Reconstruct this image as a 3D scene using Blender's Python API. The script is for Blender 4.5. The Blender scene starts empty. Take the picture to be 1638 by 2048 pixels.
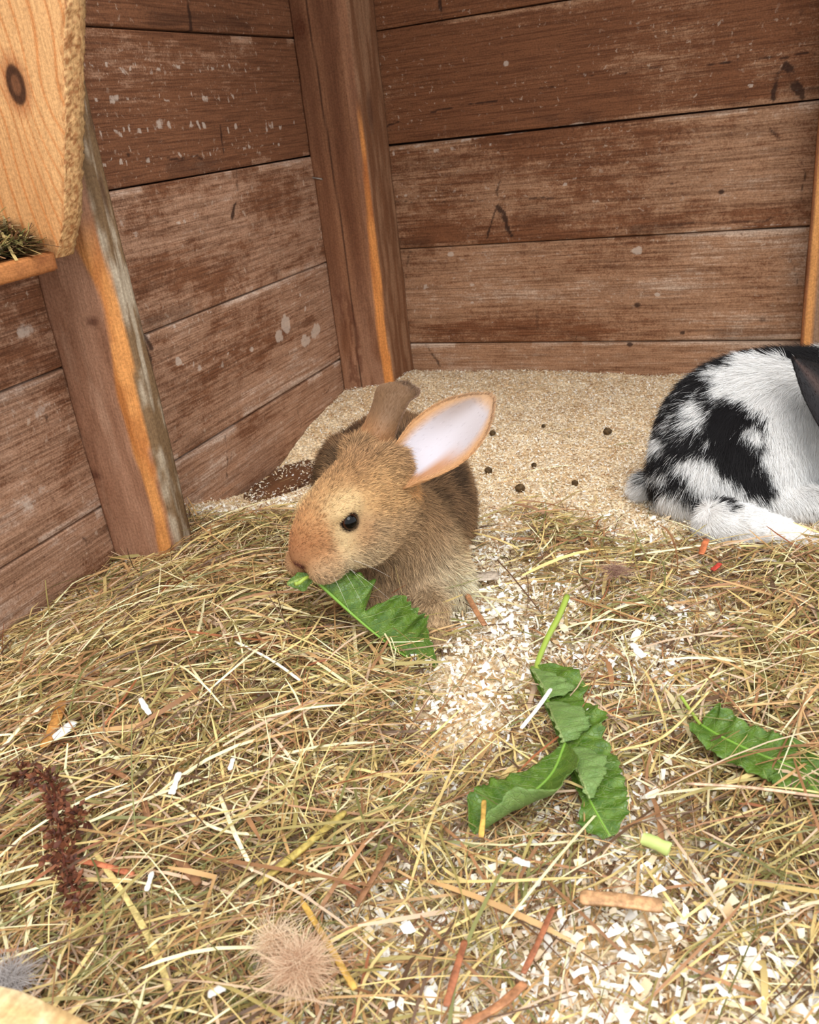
import bpy, math
import numpy as np
from mathutils import Vector

# ------------------------------------------------------------------ camera, light, exposure
scene = bpy.context.scene
W, H = 1638, 2048
FPX = 1738.1
CAM = np.array([0.6089, -1.1973, 0.3641])
RT = np.array([0.91852153, 0.38022608, -0.10838047])
UP = np.array([-0.06750101, 0.42090949, 0.90458765])
FW = np.array([-0.38956618, 0.82356744, -0.41228008])
GF = np.array([-0.4276, 0.9040, 0.0])      # horizontal forward
GR = np.array([0.9040, 0.4276, 0.0])       # horizontal right
ZZ = np.array([0.0, 0.0, 1.0])

cd = bpy.data.cameras.new('camera')
cam = bpy.data.objects.new('camera', cd)
scene.collection.objects.link(cam)
from mathutils import Matrix
cam.matrix_world = Matrix(((RT[0], UP[0], -FW[0], CAM[0]), (RT[1], UP[1], -FW[1], CAM[1]), (RT[2], UP[2], -FW[2], CAM[2]), (0, 0, 0, 1)))
cd.sensor_fit = 'VERTICAL'
cd.sensor_height = 36.0
cd.sensor_width = 28.8
cd.lens = 36.0 * FPX / H
cd.clip_start = 0.01
cd.dof.use_dof = True
cd.dof.focus_distance = 0.72
cd.dof.aperture_fstop = cd.lens / 1.6
scene.camera = cam

scene.view_settings.view_transform = 'Standard'
scene.view_settings.look = 'None'
scene.view_settings.gamma = 1.0
scene.view_settings.use_curve_mapping = False
scene.view_settings.exposure = 0.43

world = bpy.data.worlds.new('sky')
scene.world = world
world.use_nodes = True
nt = world.node_tree
nt.nodes['Background'].inputs[0].default_value = (0.93, 0.97, 1.0, 1)
nt.nodes['Background'].inputs[1].default_value = 1.35

sd = bpy.data.lights.new('sun', 'SUN')
sd.energy = 1.9
sd.angle = math.radians(38)
sd.color = (1.0, 0.98, 0.95)
sun = bpy.data.objects.new('sun', sd)
scene.collection.objects.link(sun)
sun.rotation_euler = Vector((0.28, -0.45, 0.85)).to_track_quat('Z', 'Y').to_euler()

# ------------------------------------------------------------------ helpers
rng = np.random.default_rng(7)


def ray(px, py):
    d = FW + RT * ((px - W / 2) / FPX) - UP * ((py - H / 2) / FPX)
    return d / np.linalg.norm(d)


def hit(px, py, axis, v):
    d = ray(px, py)
    return CAM + d * ((v - CAM[axis]) / d[axis])


def fl(px, py, z=0.0):
    return hit(px, py, 2, z)


def at(px, py, fd):
    """point seen at a pixel, at horizontal distance fd ahead of the viewer"""
    d = ray(px, py)
    return CAM + d * (fd / (d @ GF))


def lin(r, g, b):
    c = np.array([r, g, b], float) / 255.0
    return np.where(c <= 0.04045, c / 12.92, ((c + 0.055) / 1.055) ** 2.4)


def sstep(a, b, x):
    t = np.clip((x - a) / (b - a), 0, 1)
    return t * t * (3 - 2 * t)


def _h(ix, iy, iz, seed):
    n = (ix.astype(np.int64) * 374761393 + iy.astype(np.int64) * 668265263 + iz.astype(np.int64) * 2147483647 // 3 + seed * 1274126177) & 0xFFFFFFFF
    n = ((n ^ (n >> 13)) * 1274126177) & 0xFFFFFFFF
    n = ((n ^ (n >> 16)) * 2246822519) & 0xFFFFFFFF
    return ((n ^ (n >> 15)) & 0xFFFFFF) / float(0xFFFFFF)


def vnoise(p, seed=0):
    p = np.asarray(p, float)
    i = np.floor(p)
    f = p - i
    f = f * f * (3 - 2 * f)
    i = i.astype(np.int64)
    out = 0
    for dx in (0, 1):
        for dy in (0, 1):
            for dz in (0, 1):
                w = (f[..., 0] if dx else 1 - f[..., 0]) * (f[..., 1] if dy else 1 - f[..., 1]) * (f[..., 2] if dz else 1 - f[..., 2])
                out = out + w * _h(i[..., 0] + dx, i[..., 1] + dy, i[..., 2] + dz, seed)
    return out


def fbm(p, oct=4, seed=0):
    a, s, t = 1.0, 0.0, 0.0
    p = np.asarray(p, float)
    for k in range(oct):
        s = s + a * vnoise(p * (2 ** k), seed + k * 17)
        t += a
        a *= 0.5
    return s / t


def n3(x, y, z=0.0):
    x = np.asarray(x, float)
    y = np.asarray(y, float)
    return np.stack(np.broadcast_arrays(x, y, np.asarray(z, float)), -1)


def tag(o, label=None, cat=None, group=None, kind=None):
    if label: o['label'] = label
    if cat: o['category'] = cat
    if group: o['group'] = group
    if kind: o['kind'] = kind
    return o


def empty(name, loc):
    o = bpy.data.objects.new(name, None)
    scene.collection.objects.link(o)
    o.location = tuple(loc)
    o.empty_display_size = 0.01
    return o


def place(name, data, parent=None, origin=None):
    o = bpy.data.objects.new(name, data)
    scene.collection.objects.link(o)
    if parent is not None:
        o.parent = parent
        # the parent chain is made of plain translations
    elif origin is not None:
        o.location = tuple(origin)
    return o


def worldloc(o):
    v = np.zeros(3)
    while o is not None:
        v = v + np.array(o.location)
        o = o.parent
    return v


def mesh(name, V, Fq, mats, parent=None, origin=None, col=None, uv=None, smooth=True, matidx=None, extra=None):
    """V (n,3) in world space, Fq (m,k) index array or list of tuples; stored relative to its origin"""
    V = np.asarray(V, float)
    off = np.zeros(3)
    if parent is not None:
        off = worldloc(parent)
    elif origin is None:
        lo, hi = V.min(0), V.max(0)
        origin = np.array([(lo[0] + hi[0]) / 2, (lo[1] + hi[1]) / 2, lo[2]])
    if parent is None:
        off = np.asarray(origin, float)
    V = V - off
    me = bpy.data.meshes.new(name)
    if isinstance(Fq, np.ndarray):
        m, k = Fq.shape
        me.vertices.add(len(V))
        me.vertices.foreach_set('co', V.astype(np.float32).ravel())
        me.loops.add(m * k)
        me.loops.foreach_set('vertex_index', Fq.astype(np.int32).ravel())
        me.polygons.add(m)
        me.polygons.foreach_set('loop_start', (np.arange(m) * k).astype(np.int32))
        me.polygons.foreach_set('loop_total', np.full(m, k, np.int32))
        me.update(calc_edges=True)
    else:
        me.from_pydata([tuple(v) for v in V], [], [tuple(int(i) for i in f) for f in Fq])
        me.update()
    if smooth:
        me.polygons.foreach_set('use_smooth', np.ones(len(me.polygons), bool))
    if col is not None:
        c = np.asarray(col, float)
        if c.ndim == 1: c = np.tile(c, (len(V), 1))
        if c.shape[1] == 3: c = np.hstack([c, np.ones((len(c), 1))])
        a = me.attributes.new('Col', 'FLOAT_COLOR', 'POINT')
        a.data.foreach_set('color', c.astype(np.float32).ravel())
    if extra is not None:
        for an, arr in extra.items():
            a = me.attributes.new(an, 'FLOAT_COLOR', 'POINT')
            arr = np.asarray(arr, float)
            if arr.shape[1] == 3: arr = np.hstack([arr, np.ones((len(arr), 1))])
            a.data.foreach_set('color', arr.astype(np.float32).ravel())
    if uv is not None:
        ul = me.uv_layers.new(name='UVMap')
        li = np.empty(len(me.loops), np.int32)
        me.loops.foreach_get('vertex_index', li)
        ul.data.foreach_set('uv', np.asarray(uv, float)[li].astype(np.float32).ravel())
    for mt in (mats if isinstance(mats, (list, tuple)) else [mats]):
        me.materials.append(mt)
    if matidx is not None:
        me.polygons.foreach_set('material_index', np.asarray(matidx, np.int32))
    me.validate()
    return place(name, me, parent, None if parent is not None else off)


def curves(name, P, rad, col, mt, parent=None, origin=None):
    """P (n,k,3) strands"""
    n, k, _ = P.shape
    off = worldloc(parent) if parent is not None else (np.asarray(origin, float) if origin is not None else P.reshape(-1, 3).mean(0))
    hc = bpy.data.hair_curves.new(name)
    hc.add_curves([k] * n)
    hc.attributes['position'].data.foreach_set('vector', (P - off).astype(np.float32).ravel())
    a = hc.attributes.get('radius') or hc.attributes.new('radius', 'FLOAT', 'POINT')
    a.data.foreach_set('value', np.broadcast_to(rad, (n, k)).astype(np.float32).ravel())
    a = hc.attributes.new('Col', 'FLOAT_COLOR', 'POINT')
    c = np.concatenate([np.broadcast_to(col, (n, k, 3)), np.ones((n, k, 1))], -1)
    a.data.foreach_set('color', c.astype(np.float32).ravel())
    hc.materials.append(mt)
    return place(name, hc, parent, None if parent is not None else off)


# ------------------------------------------------------------------ materials
class NB:
    def __init__(s, name):
        s.m = bpy.data.materials.new(name)
        s.m.use_nodes = True
        s.t = s.m.node_tree
        s.b = s.t.nodes['Principled BSDF']

    def n(s, typ, **kw):
        nd = s.t.nodes.new(typ)
        for k, v in kw.items():
            setattr(nd, k, v)
        return nd

    def l(s, a, b):
        s.t.links.new(a, b)

    def attr(s, name='Col'):
        return s.n('ShaderNodeAttribute', attribute_name=name)

    def noise(s, vec, scale, detail=4, rough=0.6, dist=0.0):
        nd = s.n('ShaderNodeTexNoise')
        nd.inputs['Scale'].default_value = scale
        nd.inputs['Detail'].default_value = detail
        nd.inputs['Roughness'].default_value = rough
        nd.inputs['Distortion'].default_value = dist
        if vec is not None: s.l(vec, nd.inputs['Vector'])
        return nd.outputs['Fac']

    def mapping(s, scale, src=None):
        if src is None:
            src = s.n('ShaderNodeTexCoord').outputs['Object']
        mp = s.n('ShaderNodeMapping')
        mp.inputs['Scale'].default_value = scale
        s.l(src, mp.inputs['Vector'])
        return mp.outputs[0]

    def math(s, op, a, b=None, c=None, clamp=False):
        nd = s.n('ShaderNodeMath', operation=op, use_clamp=clamp)
        for i, v in enumerate((a, b, c)):
            if v is None: continue
            if isinstance(v, (int, float)): nd.inputs[i].default_value = v
            else: s.l(v, nd.inputs[i])
        return nd.outputs[0]

    def rng(s, v, a, b, c=0.0, d=1.0):
        nd = s.n('ShaderNodeMapRange', interpolation_type='SMOOTHSTEP')
        s.l(v, nd.inputs[0])
        for i, x in enumerate((a, b, c, d)): nd.inputs[1 + i].default_value = x
        return nd.outputs[0]

    def mix(s, f, a, b, mode='MIX'):
        nd = s.n('ShaderNodeMix', data_type='RGBA', blend_type=mode)
        for sock, v in ((nd.inputs[0], f), (nd.inputs[6], a), (nd.inputs[7], b)):
            if isinstance(v, (int, float)): sock.default_value = v
            elif isinstance(v, (tuple, list, np.ndarray)): sock.default_value = (*[float(q) for q in v[:3]], 1)
            else: s.l(v, sock)
        return nd.outputs[2]

    def bump(s, h, strength=0.3, dist=0.001):
        nd = s.n('ShaderNodeBump')
        nd.inputs['Strength'].default_value = strength
        nd.inputs['Distance'].default_value = dist
        s.l(h, nd.inputs['Height'])
        s.l(nd.outputs[0], s.b.inputs['Normal'])
        return nd


def simple(name, rough=0.6, spec=0.3, color=None, grain=None, trans=0.0):
    s = NB(name)
    if color is None:
        c = s.attr().outputs['Color']
    else:
        c = s.n('ShaderNodeRGB').outputs[0]
        c.default_value = (*color, 1)
    if grain:
        f = s.noise(s.mapping(grain[0]), 1.0, 3)
        c = s.mix(grain[1], c, s.mix(s.rng(f, .3, .7), (0.35, 0.33, 0.3), (1.5, 1.5, 1.5)), 'MULTIPLY')
    s.l(c, s.b.inputs['Base Color'])
    s.b.inputs['Roughness'].default_value = rough
    s.b.inputs['Specular IOR Level'].default_value = spec
    if trans:
        out = s.t.nodes['Material Output']
        tr = s.n('ShaderNodeBsdfTranslucent')
        s.l(c, tr.inputs[0])
        mx = s.n('ShaderNodeMixShader')
        mx.inputs[0].default_value = trans
        s.l(s.b.outputs[0], mx.inputs[1])
        s.l(tr.outputs[0], mx.inputs[2])
        s.l(mx.outputs[0], out.inputs[0])
    return s.m


def weathered(name, grain, stain, worn, light, seedoff=0.0):
    """old stained boards; Col = (wear, dark mark, pale mark)"""
    s = NB(name)
    tc = s.n('ShaderNodeTexCoord').outputs['Object']
    a = s.n('ShaderNodeSeparateColor')
    s.l(s.attr().outputs['Color'], a.inputs[0])
    wear, dark, pale = a.outputs[0], a.outputs[1], a.outputs[2]

    def sc(al, ac):
        return tuple(al if g else ac for g in grain)
    big = s.noise(s.mapping(sc(6, 22), tc), 1, 5, .62)
    mid = s.noise(s.mapping(sc(22, 260), tc), 1, 5, .65, .3)
    lines = s.noise(s.mapping(sc(9, 420), tc), 1, 3, .6, .15)
    fine = s.noise(s.mapping(sc(30, 900), tc), 1, 4, .7)
    spk = s.noise(s.mapping((500, 500, 500), tc), 1, 3, .6)
    blot = s.noise(s.mapping((60, 60, 60), tc), 1, 5, .68)
    w = s.math('ADD', s.math('MULTIPLY', big, .8), s.math('MULTIPLY', mid, .75))
    w = s.math('ADD', w, s.math('MULTIPLY', blot, .55))
    w = s.math('ADD', w, s.math('MULTIPLY', spk, .28))
    w = s.math('ADD', w, wear)               # around 1.2 + wear
    c = s.mix(s.rng(w, 1.28, 1.62), stain, worn)
    c = s.mix(s.rng(w, 1.62, 2.0), c, light)
    c = s.mix(.55, c, s.mix(s.rng(fine, .34, .62), (.55, .5, .46), (1.18, 1.18, 1.18)), 'MULTIPLY')
    c = s.mix(.6, c, s.mix(s.rng(lines, .36, .56), (.5, .43, .38), (1.12, 1.12, 1.12)), 'MULTIPLY')
    c = s.mix(.45, c, s.mix(s.rng(spk, .3, .65), (.55, .5, .48), (1.25, 1.25, 1.25)), 'MULTIPLY')
    pm = s.rng(s.math('ADD', pale, s.math('MULTIPLY', s.math('SUBTRACT', blot, .5), 1.1)), .38, .56)
    c = s.mix(s.math('MULTIPLY', pm, .62), c, lin(206, 188, 172))
    scr = s.noise(s.mapping((150, 150, 150), tc), 1, 4, .6, .4)
    sm = s.math('MULTIPLY', s.rng(scr, .60, .68), s.rng(big, .40, .60))
    c = s.mix(s.math('MULTIPLY', sm, .55), c, lin(204, 180, 158))
    dk = s.math('MULTIPLY', s.rng(scr, .40, .30), s.rng(big, .62, .42))
    c = s.mix(s.math('MULTIPLY', dk, .5), c, lin(72, 40, 24))
    dm = s.rng(s.math('ADD', dark, s.math('MULTIPLY', s.math('SUBTRACT', mid, .5), .7)), .25, .95)
    c = s.mix(s.math('MULTIPLY', dm, .88), c, lin(48, 27, 17))
    s.l(c, s.b.inputs['Base Color'])
    s.b.inputs['Roughness'].default_value = .78
    s.b.inputs['Specular IOR Level'].default_value = .25
    hgt = s.math('ADD', s.math('MULTIPLY', fine, .6), s.math('MULTIPLY', spk, .4))
    s.bump(hgt, .55, .0012)
    return s.m


def painted(name, grain, rough=.75, bump=.5):
    """wood whose own colour sits in Col, fine grain added"""
    s = NB(name)
    tc = s.n('ShaderNodeTexCoord').outputs['Object']

    def sc(al, ac):
        return tuple(al if g else ac for g in grain)
    fine = s.noise(s.mapping(sc(25, 700), tc), 1, 4, .7)
    spk = s.noise(s.mapping((420, 420, 420), tc), 1, 4, .65)
    c = s.attr().outputs['Color']
    c = s.mix(.5, c, s.mix(s.rng(fine, .32, .66), (.66, .62, .58), (1.22, 1.22, 1.22)), 'MULTIPLY')
    c = s.mix(.5, c, s.mix(s.rng(spk, .3, .68), (.6, .56, .52), (1.3, 1.3, 1.3)), 'MULTIPLY')
    s.l(c, s.b.inputs['Base Color'])
    s.b.inputs['Roughness'].default_value = rough
    s.b.inputs['Specular IOR Level'].default_value = .25
    s.bump(s.math('ADD', s.math('MULTIPLY', fine, .5), s.math('MULTIPLY', spk, .5)), bump, .0012)
    return s.m


M_back = weathered('weathered_board_back', (1, 0, 0), lin(122, 78, 50), lin(168, 128, 98), lin(200, 174, 152))
M_left = weathered('weathered_board_left', (0, 1, 0), lin(122, 80, 54), lin(168, 130, 104), lin(200, 176, 158))
M_postz = painted('old_timber', (0, 0, 1))
M_pine = painted('fresh_pine', (0, 0, 1), .6, .25)
M_piney = painted('fresh_pine_long', (0, 1, 0), .6, .3)
M_straw = simple('dry_hay', .5, .35, trans=.12)
M_flake = simple('wood_shaving', .7, .2, trans=.18)
M_bed = simple('fine_shavings', .85, .15, grain=((330, 330, 330), .75))
M_fur = simple('fur', .55, .25)
M_skin = simple('skin', .75, .15)
M_dark = simple('dropping_brown', .7, .2, grain=((300, 300, 300), .8))
M_strip = simple('bark_strip', .55, .35, grain=((260, 260, 260), .6))
M_shade_roof = painted('shade_roof_board', (1, 0, 0))

# ------------------------------------------------------------------ walls
LEV = [-0.045, 0.0504, 0.1904, 0.3301, 0.4704, 0.615, 0.75]


def polyd(x, z, pts):
    """distance to polyline in the wall plane"""
    d = np.full(x.shape, 9.0)
    for (a, b), (c, e) in zip(pts[:-1], pts[1:]):
        vx, vz = c - a, e - b
        t = np.clip(((x - a) * vx + (z - b) * vz) / (vx * vx + vz * vz + 1e-12), 0, 1)
        d = np.minimum(d, np.hypot(x - a - t * vx, z - b - t * vz))
    return d


def wall(name, u0, u1, du, tofn, mt, paint, seed):
    us = np.arange(u0, u1 + du / 2, du)
    V, F, C = [], [], []
    base = 0
    for k in range(len(LEV) - 1):
        z0, z1 = LEV[k], LEV[k + 1]
        g = 0.0011
        zs = np.concatenate([[z0 + g * .8, z0 + g, z0 + g + .0008, z0 + g + .003], np.arange(z0 + .006, z1 - .006, du), [z1 - g - .003, z1 - g - .0008, z1 - g, z1 - g * .8]])
        dep = np.zeros(len(zs))
        dep[0] = dep[-1] = .014
        dep[1] = dep[-2] = .0012
        dep[2] = dep[-3] = .0003
        U, Z = np.meshgrid(us, zs)
        warp = (fbm(n3(U * 3, k * 7.3, 1), 2, seed) - .5) * .0016
        D = dep[:, None] + (fbm(n3(U * 5, Z * 30, k * 3.1), 3, seed + 5) - .5) * .0016 - (k % 3) * .0006
        V.append(tofn(U, Z + warp, D).reshape(-1, 3))
        C.append(paint(U, Z, k).reshape(-1, 3))
        nz, nu = U.shape
        i = base + np.arange(nz * nu).reshape(nz, nu)
        F.append(np.stack([i[:-1, :-1], i[:-1, 1:], i[1:, 1:], i[1:, :-1]], -1).reshape(-1, 4))
        base += nz * nu
    # backing slab closes the gaps
    b = [tofn(np.array(u), np.array(z), np.array(d)) for d in (.016, .022) for (u, z) in ((u0, LEV[0]), (u1, LEV[0]), (u1, LEV[-1]), (u0, LEV[-1]))]
    V.append(np.array(b))
    C.append(np.tile([0, 1.2, 0], (8, 1)))
    q = base
    F.append(np.array([[q, q + 1, q + 2, q + 3], [q + 7, q + 6, q + 5, q + 4], [q, q + 4, q + 5, q + 1], [q + 3, q + 2, q + 6, q + 7], [q + 1, q + 5, q + 6, q + 2], [q, q + 3, q + 7, q + 4]]))
    o = mesh(name, np.vstack(V), np.vstack(F), mt, col=np.vstack(C), origin=(0, 0, 0))
    return tag(o, kind='structure')


def B(px, py):
    p = hit(px, py, 1, 0)
    return (p[0], p[2])


def L(px, py):
    p = hit(px, py, 0, 0)
    return (p[1], p[2])


def ticks(U, Z, k, a, b, hgt, sp, seed, dens=.5, slope=0):
    """row of pale scrapes running from a to b"""
    t = (U - a[0]) / (b[0] - a[0])
    zc = a[1] + (b[1] - a[1]) * t
    U = U + (fbm(n3(U * 90, Z * 40, seed), 2, 201) - .5) * sp * 1.5
    Z = Z + (fbm(n3(U * 60, seed, 0), 2, 202) - .5) * hgt * 1.6
    cell = np.floor(U / sp)
    r1 = _h(cell, cell * 0 + seed, cell * 0, 3)
    r2 = _h(cell, cell * 0 + seed, cell * 0, 9)
    w = .25 + .5 * r2
    m = (r1 < dens) * sstep(w * .5 + .12, w * .5 - .12, np.abs(U / sp - cell - .5))
    hgt = hgt * (.35 + 1.0 * _h(cell, cell * 0 + seed, cell * 0, 21))
    return m * sstep(hgt, hgt * .4, np.abs(Z - zc + (r2 - .5) * hgt)) * ((t > 0) & (t < 1))


BK_TICK = [((768, 310), (1010, 288), .004, .008, .8), ((790, 395), (1180, 350), .0035, .011, .5), ((800, 405), (960, 398), .003, .009, .5), ((1120, 370), (1480, 340), .004, .014, .3), ((820, 120), (1500, 40), .003, .015, .22), ((830, 575), (960, 540), .005, .012, .6)]
BK_CRACK = [([(735, 262), (850, 228), (1000, 200), (1140, 160), (1350, 132), (1638, 105)], .0011, .8), ([(770, 405), (900, 402), (1020, 398), (1110, 395)], .0014, .7), ([(975, 478), (982, 455), (998, 412), (1010, 430), (1030, 475)], .0022, .9), ([(996, 415), (1012, 445), (1024, 470)], .0035, .9), ([(998, 360), (992, 385), (1000, 400)], .002, .7), ([(1010, 300), (1000, 350)], .001, .5), ([(1530, 245), (1560, 280), (1600, 320), (1615, 360), (1600, 400)], .0022, .75), ([(1360, 450), (1440, 440), (1520, 445), (1600, 420)], .002, .6), ([(1535, 470), (1580, 520), (1600, 580), (1590, 620)], .002, .5), ([(1545, 195), (1555, 150), (1570, 125), (1590, 150), (1600, 195)], .004, 1.0), ([(1572, 140), (1590, 185)], .006, 1.1), ([(850, 690), (870, 715), (880, 735)], .003, .7), ([(1080, 575), (1080, 600), (1075, 660)], .003, .45), ([(880, 0), (884, 45)], .003, .9), ([(1612, 20), (1600, 60)], .01, .5), ([(795, 500), (820, 505), (812, 560)], .004, .5)]
BK_PATCH = [((1275, 500), .008, .6), ((1195, 165 - 60), .004, .3), ((1012, 125), .006, .7), ((945, 570), .006, .5), ((945, 605), .004, .5), ((985, 645), .004, .6), ((903, 508), .007, .6), ((970, 510), .006, .4), ((1315, 590), .004, .7), ((1308, 605), .003, .6), ((1350, 505), .003, .5), ((805, 172), .003, .5), ((1170, 150), .004, .4), ((1500, 170), .002, .5), ((1115, 508), .004, .3)]
BK_KNOT = [((1443, 383), .003, .9), ((1345, 367), .002, .7), ((1260, 690), .0035, 1.0), ((1365, 666), .003, .8), ((1275, 610), .004, .7), ((1243, 592), .004, .4), ((1290, 580), .004, .4), ((1525, 640), .004, .5), ((1500, 640), .003, .4)]
BK_STREAK = [((850, 522), (1090, 512), .003, .45), ((840, 575), (960, 570), .0025, .5), ((1320, 553), (1500, 540), .003, .45), ((780, 300), (1180, 245), .004, .5), ((1400, 235), (1630, 205), .006, .35), ((1350, 465), (1610, 445), .003, .5), ((740, 75), (1000, 30), .004, .35), ((820, 700), (1250, 690), .0025, .3)]


def paint_back(U, Z, k):
    wear = [.42, .40, .24, .10, -.1, -.3, -.3][k] + (sstep(.35, .62, U) - .4) * (.16 if k < 4 else .05)
    wear = wear + (fbm(n3(U * 7, Z * 16, k), 3, 11) - .5) * .55
    dark = np.zeros_like(U)
    pale = np.zeros_like(U)
    e = np.minimum(Z - LEV[k], LEV[k + 1] - Z)
    wear = wear + .25 * sstep(.010, .002, e) * (fbm(n3(U * 12, k * 5.0, 0), 2, 3) > .42)
    dark += .55 * sstep(.016, .004, np.abs(Z - LEV[k] - .008)) * sstep(.55, .75, fbm(n3(U * 9, k * 9.0, 4), 3, 8))
    jit = (fbm(n3(U * 60, Z * 60, 0), 3, 5) - .5) * .006
    brk = sstep(.30, .55, fbm(n3(U * 70, Z * 70, 5), 3, 6))
    Uj = U + (fbm(n3(U * 45, Z * 45, 1), 3, 7) - .5) * .012
    Zj = Z + (fbm(n3(U * 45, Z * 45, 2), 3, 9) - .5) * .008
    for pts, w, s in BK_CRACK:
        d = polyd(Uj, Zj, [B(*p) for p in pts]) + jit * .4
        dark = np.maximum(dark, s * sstep(w * 1.1, w * .1, d) * (.5 + .7 * brk))
        dark = np.maximum(dark, s * .38 * sstep(w * 5, w * .5, d))
    for p, r, s in BK_KNOT:
        x, z = B(*p)
        dark = np.maximum(dark, 1.2 * s * sstep(r * 1.4, r * .5, np.hypot((U - x) * .8, Z - z) + jit * .3))
    for p, r, s in BK_PATCH:
        x, z = B(*p)
        pale = np.maximum(pale, 1.15 * s * sstep(r * 1.5, r * .3, np.hypot(U - x, (Z - z) * 1.3) + jit * 1.5))
    for a, b, w, s in BK_STREAK:
        pale = np.maximum(pale, s * sstep(w, 0, polyd(U, Z, [B(*a), B(*b)]) + jit * .5))
    for i, (a, b, h, sp, dn) in enumerate(BK_TICK):
        pale = np.maximum(pale, .5 * ticks(U, Z, k, B(*a), B(*b), h, sp, i, dn))
    # orange heartwood stain along the lowest board
    return np.stack([wear, dark, pale], -1)


LF_TICK = [((165, 128), (500, 138), .005, .011, .7), ((165, 198), (470, 195), .006, .014, .75), ((180, 262), (600, 245), .007, .012, .75), ((200, 330), (560, 285), .004, .010, .6), ((290, 672), (460, 606), .0025, .005, .8), ((470, 600), (655, 540), .003, .009, .7), ((350, 740), (520, 690), .006, .010, .55), ((370, 760), (480, 720), .004, .007, .5), ((520, 580), (655, 560), .003, .006, .6), ((640, 690), (650, 540), .004, .006, .5), ((210, 480), (420, 430), .004, .012, .45)]
LF_CRACK = [([(470, 345), (475, 400), (462, 440)], .004, .9), ([(440, 255), (450, 310)], .003, .8), ([(472, 330), (470, 350)], .003, .8), ([(280, 678), (300, 720), (305, 800)], .005, .75), ([(290, 680), (302, 700)], .006, .8), ([(450, 870), (455, 960), (448, 1010)], .002, .8), ([(465, 868), (460, 930), (450, 1000)], .001, .6), ([(595, 810), (605, 880)], .002, .55), ([(650, 770), (650, 790), (665, 765)], .001, .7), ([(400, 1090), (560, 1000)], .001, .3), ([(270, 920), (420, 850), (560, 790), (686, 720)], .0009, .5), ([(0, 1180), (215, 1060)], .001, .45), ([(0, 1000), (180, 910)], .001, .3), ([(180, 1095), (165, 1075), (175, 1110)], .002, .6), ([(95, 835), (105, 855)], .004, .7), ([(370, 0), (382, 55)], .006, .9), ([(30, 560), (35, 590)], .008, .5), ([(475, 520 - 40), (485, 500)], .002, .5), ([(250, 310), (330, 315), (400, 318)], .003, .8), ([(200, 360), (300, 350)], .002, .5)]
LF_PATCH = [((572, 650), .013, .7), ((560, 670), .012, .6), ((630, 660), .014, .6), ((610, 680), .012, .5), ((600, 590), .004, .6), ((610, 620), .005, .6), ((645, 585), .005, .5), ((355, 725), .004, .6), ((500, 700), .006, .5), ((440, 730), .008, .45), ((320, 800), .005, .3), ((40, 660), .012, .45), ((60, 980), .03, .32), ((90, 820), .02, .3), ((250, 450), .01, .3), ((320, 250), .01, .4), ((400, 440), .02, .3)]


def paint_left(U, Z, k):
    wear = [.36, .30, .24, .05, -.08, -.4, -.4][k] + (fbm(n3(U * 6, Z * 14, k * 2.0), 3, 31) - .5) * .6
    wear = wear + .2 * sstep(-.6, -.75, U)
    dark = np.zeros_like(U)
    pale = np.zeros_like(U)
    e = np.minimum(Z - LEV[k], LEV[k + 1] - Z)
    wear = wear + .3 * sstep(.012, .003, e) * (fbm(n3(U * 12, k * 5.0, 0), 2, 33) > .45)
    dark += .55 * sstep(.018, .004, np.abs(Z - LEV[k] - .010)) * sstep(.5, .72, fbm(n3(U * 9, k * 9.0, 4), 3, 38))
    jit = (fbm(n3(U * 60, Z * 60, 0), 3, 35) - .5) * .006
    brk = sstep(.30, .55, fbm(n3(U * 70, Z * 70, 5), 3, 36))
    Uj = U + (fbm(n3(U * 45, Z * 45, 1), 3, 37) - .5) * .012
    Zj = Z + (fbm(n3(U * 45, Z * 45, 2), 3, 39) - .5) * .008
    for pts, w, s in LF_CRACK:
        d = polyd(Uj, Zj, [L(*p) for p in pts]) + jit * .4
        dark = np.maximum(dark, s * sstep(w * 1.1, w * .1, d) * (.5 + .7 * brk))
        dark = np.maximum(dark, s * .38 * sstep(w * 5, w * .5, d))
    for p, r, s in LF_PATCH:
        x, z = L(*p)
        pale = np.maximum(pale, 1.25 * s * sstep(r * 1.7, r * .3, np.hypot(Uj - x, (Zj - z) * 1.2) + jit * 2))
    for i, (a, b, h, sp, dn) in enumerate(LF_TICK):
        pale = np.maximum(pale, .52 * ticks(U, Z, k, L(*a), L(*b), h, sp, i + 20, dn))
    damp = sstep(.0, -.04, Z)
    dark = np.maximum(dark, damp * .45)
    return np.stack([wear, dark, pale], -1)


wall('wall_back', -0.02, 1.0, .0022, lambda u, z, d: np.stack([u, d + 0 * u, z], -1), M_back, paint_back, 1)
wall('wall_left', -1.25, 0.015, .002, lambda u, z, d: np.stack([-(d + 0 * u), u, z], -1), M_left, paint_left, 2)


def box(lo, hi):
    lo, hi = np.array(lo, float), np.array(hi, float)
    V = np.array([[(lo, hi)[i][0], (lo, hi)[j][1], (lo, hi)[k][2]] for i in (0, 1) for j in (0, 1) for k in (0, 1)])
    F = np.array([[0, 1, 3, 2], [4, 6, 7, 5], [0, 4, 5, 1], [2, 3, 7, 6], [0, 2, 6, 4], [1, 5, 7, 3]])
    return V, F


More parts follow.
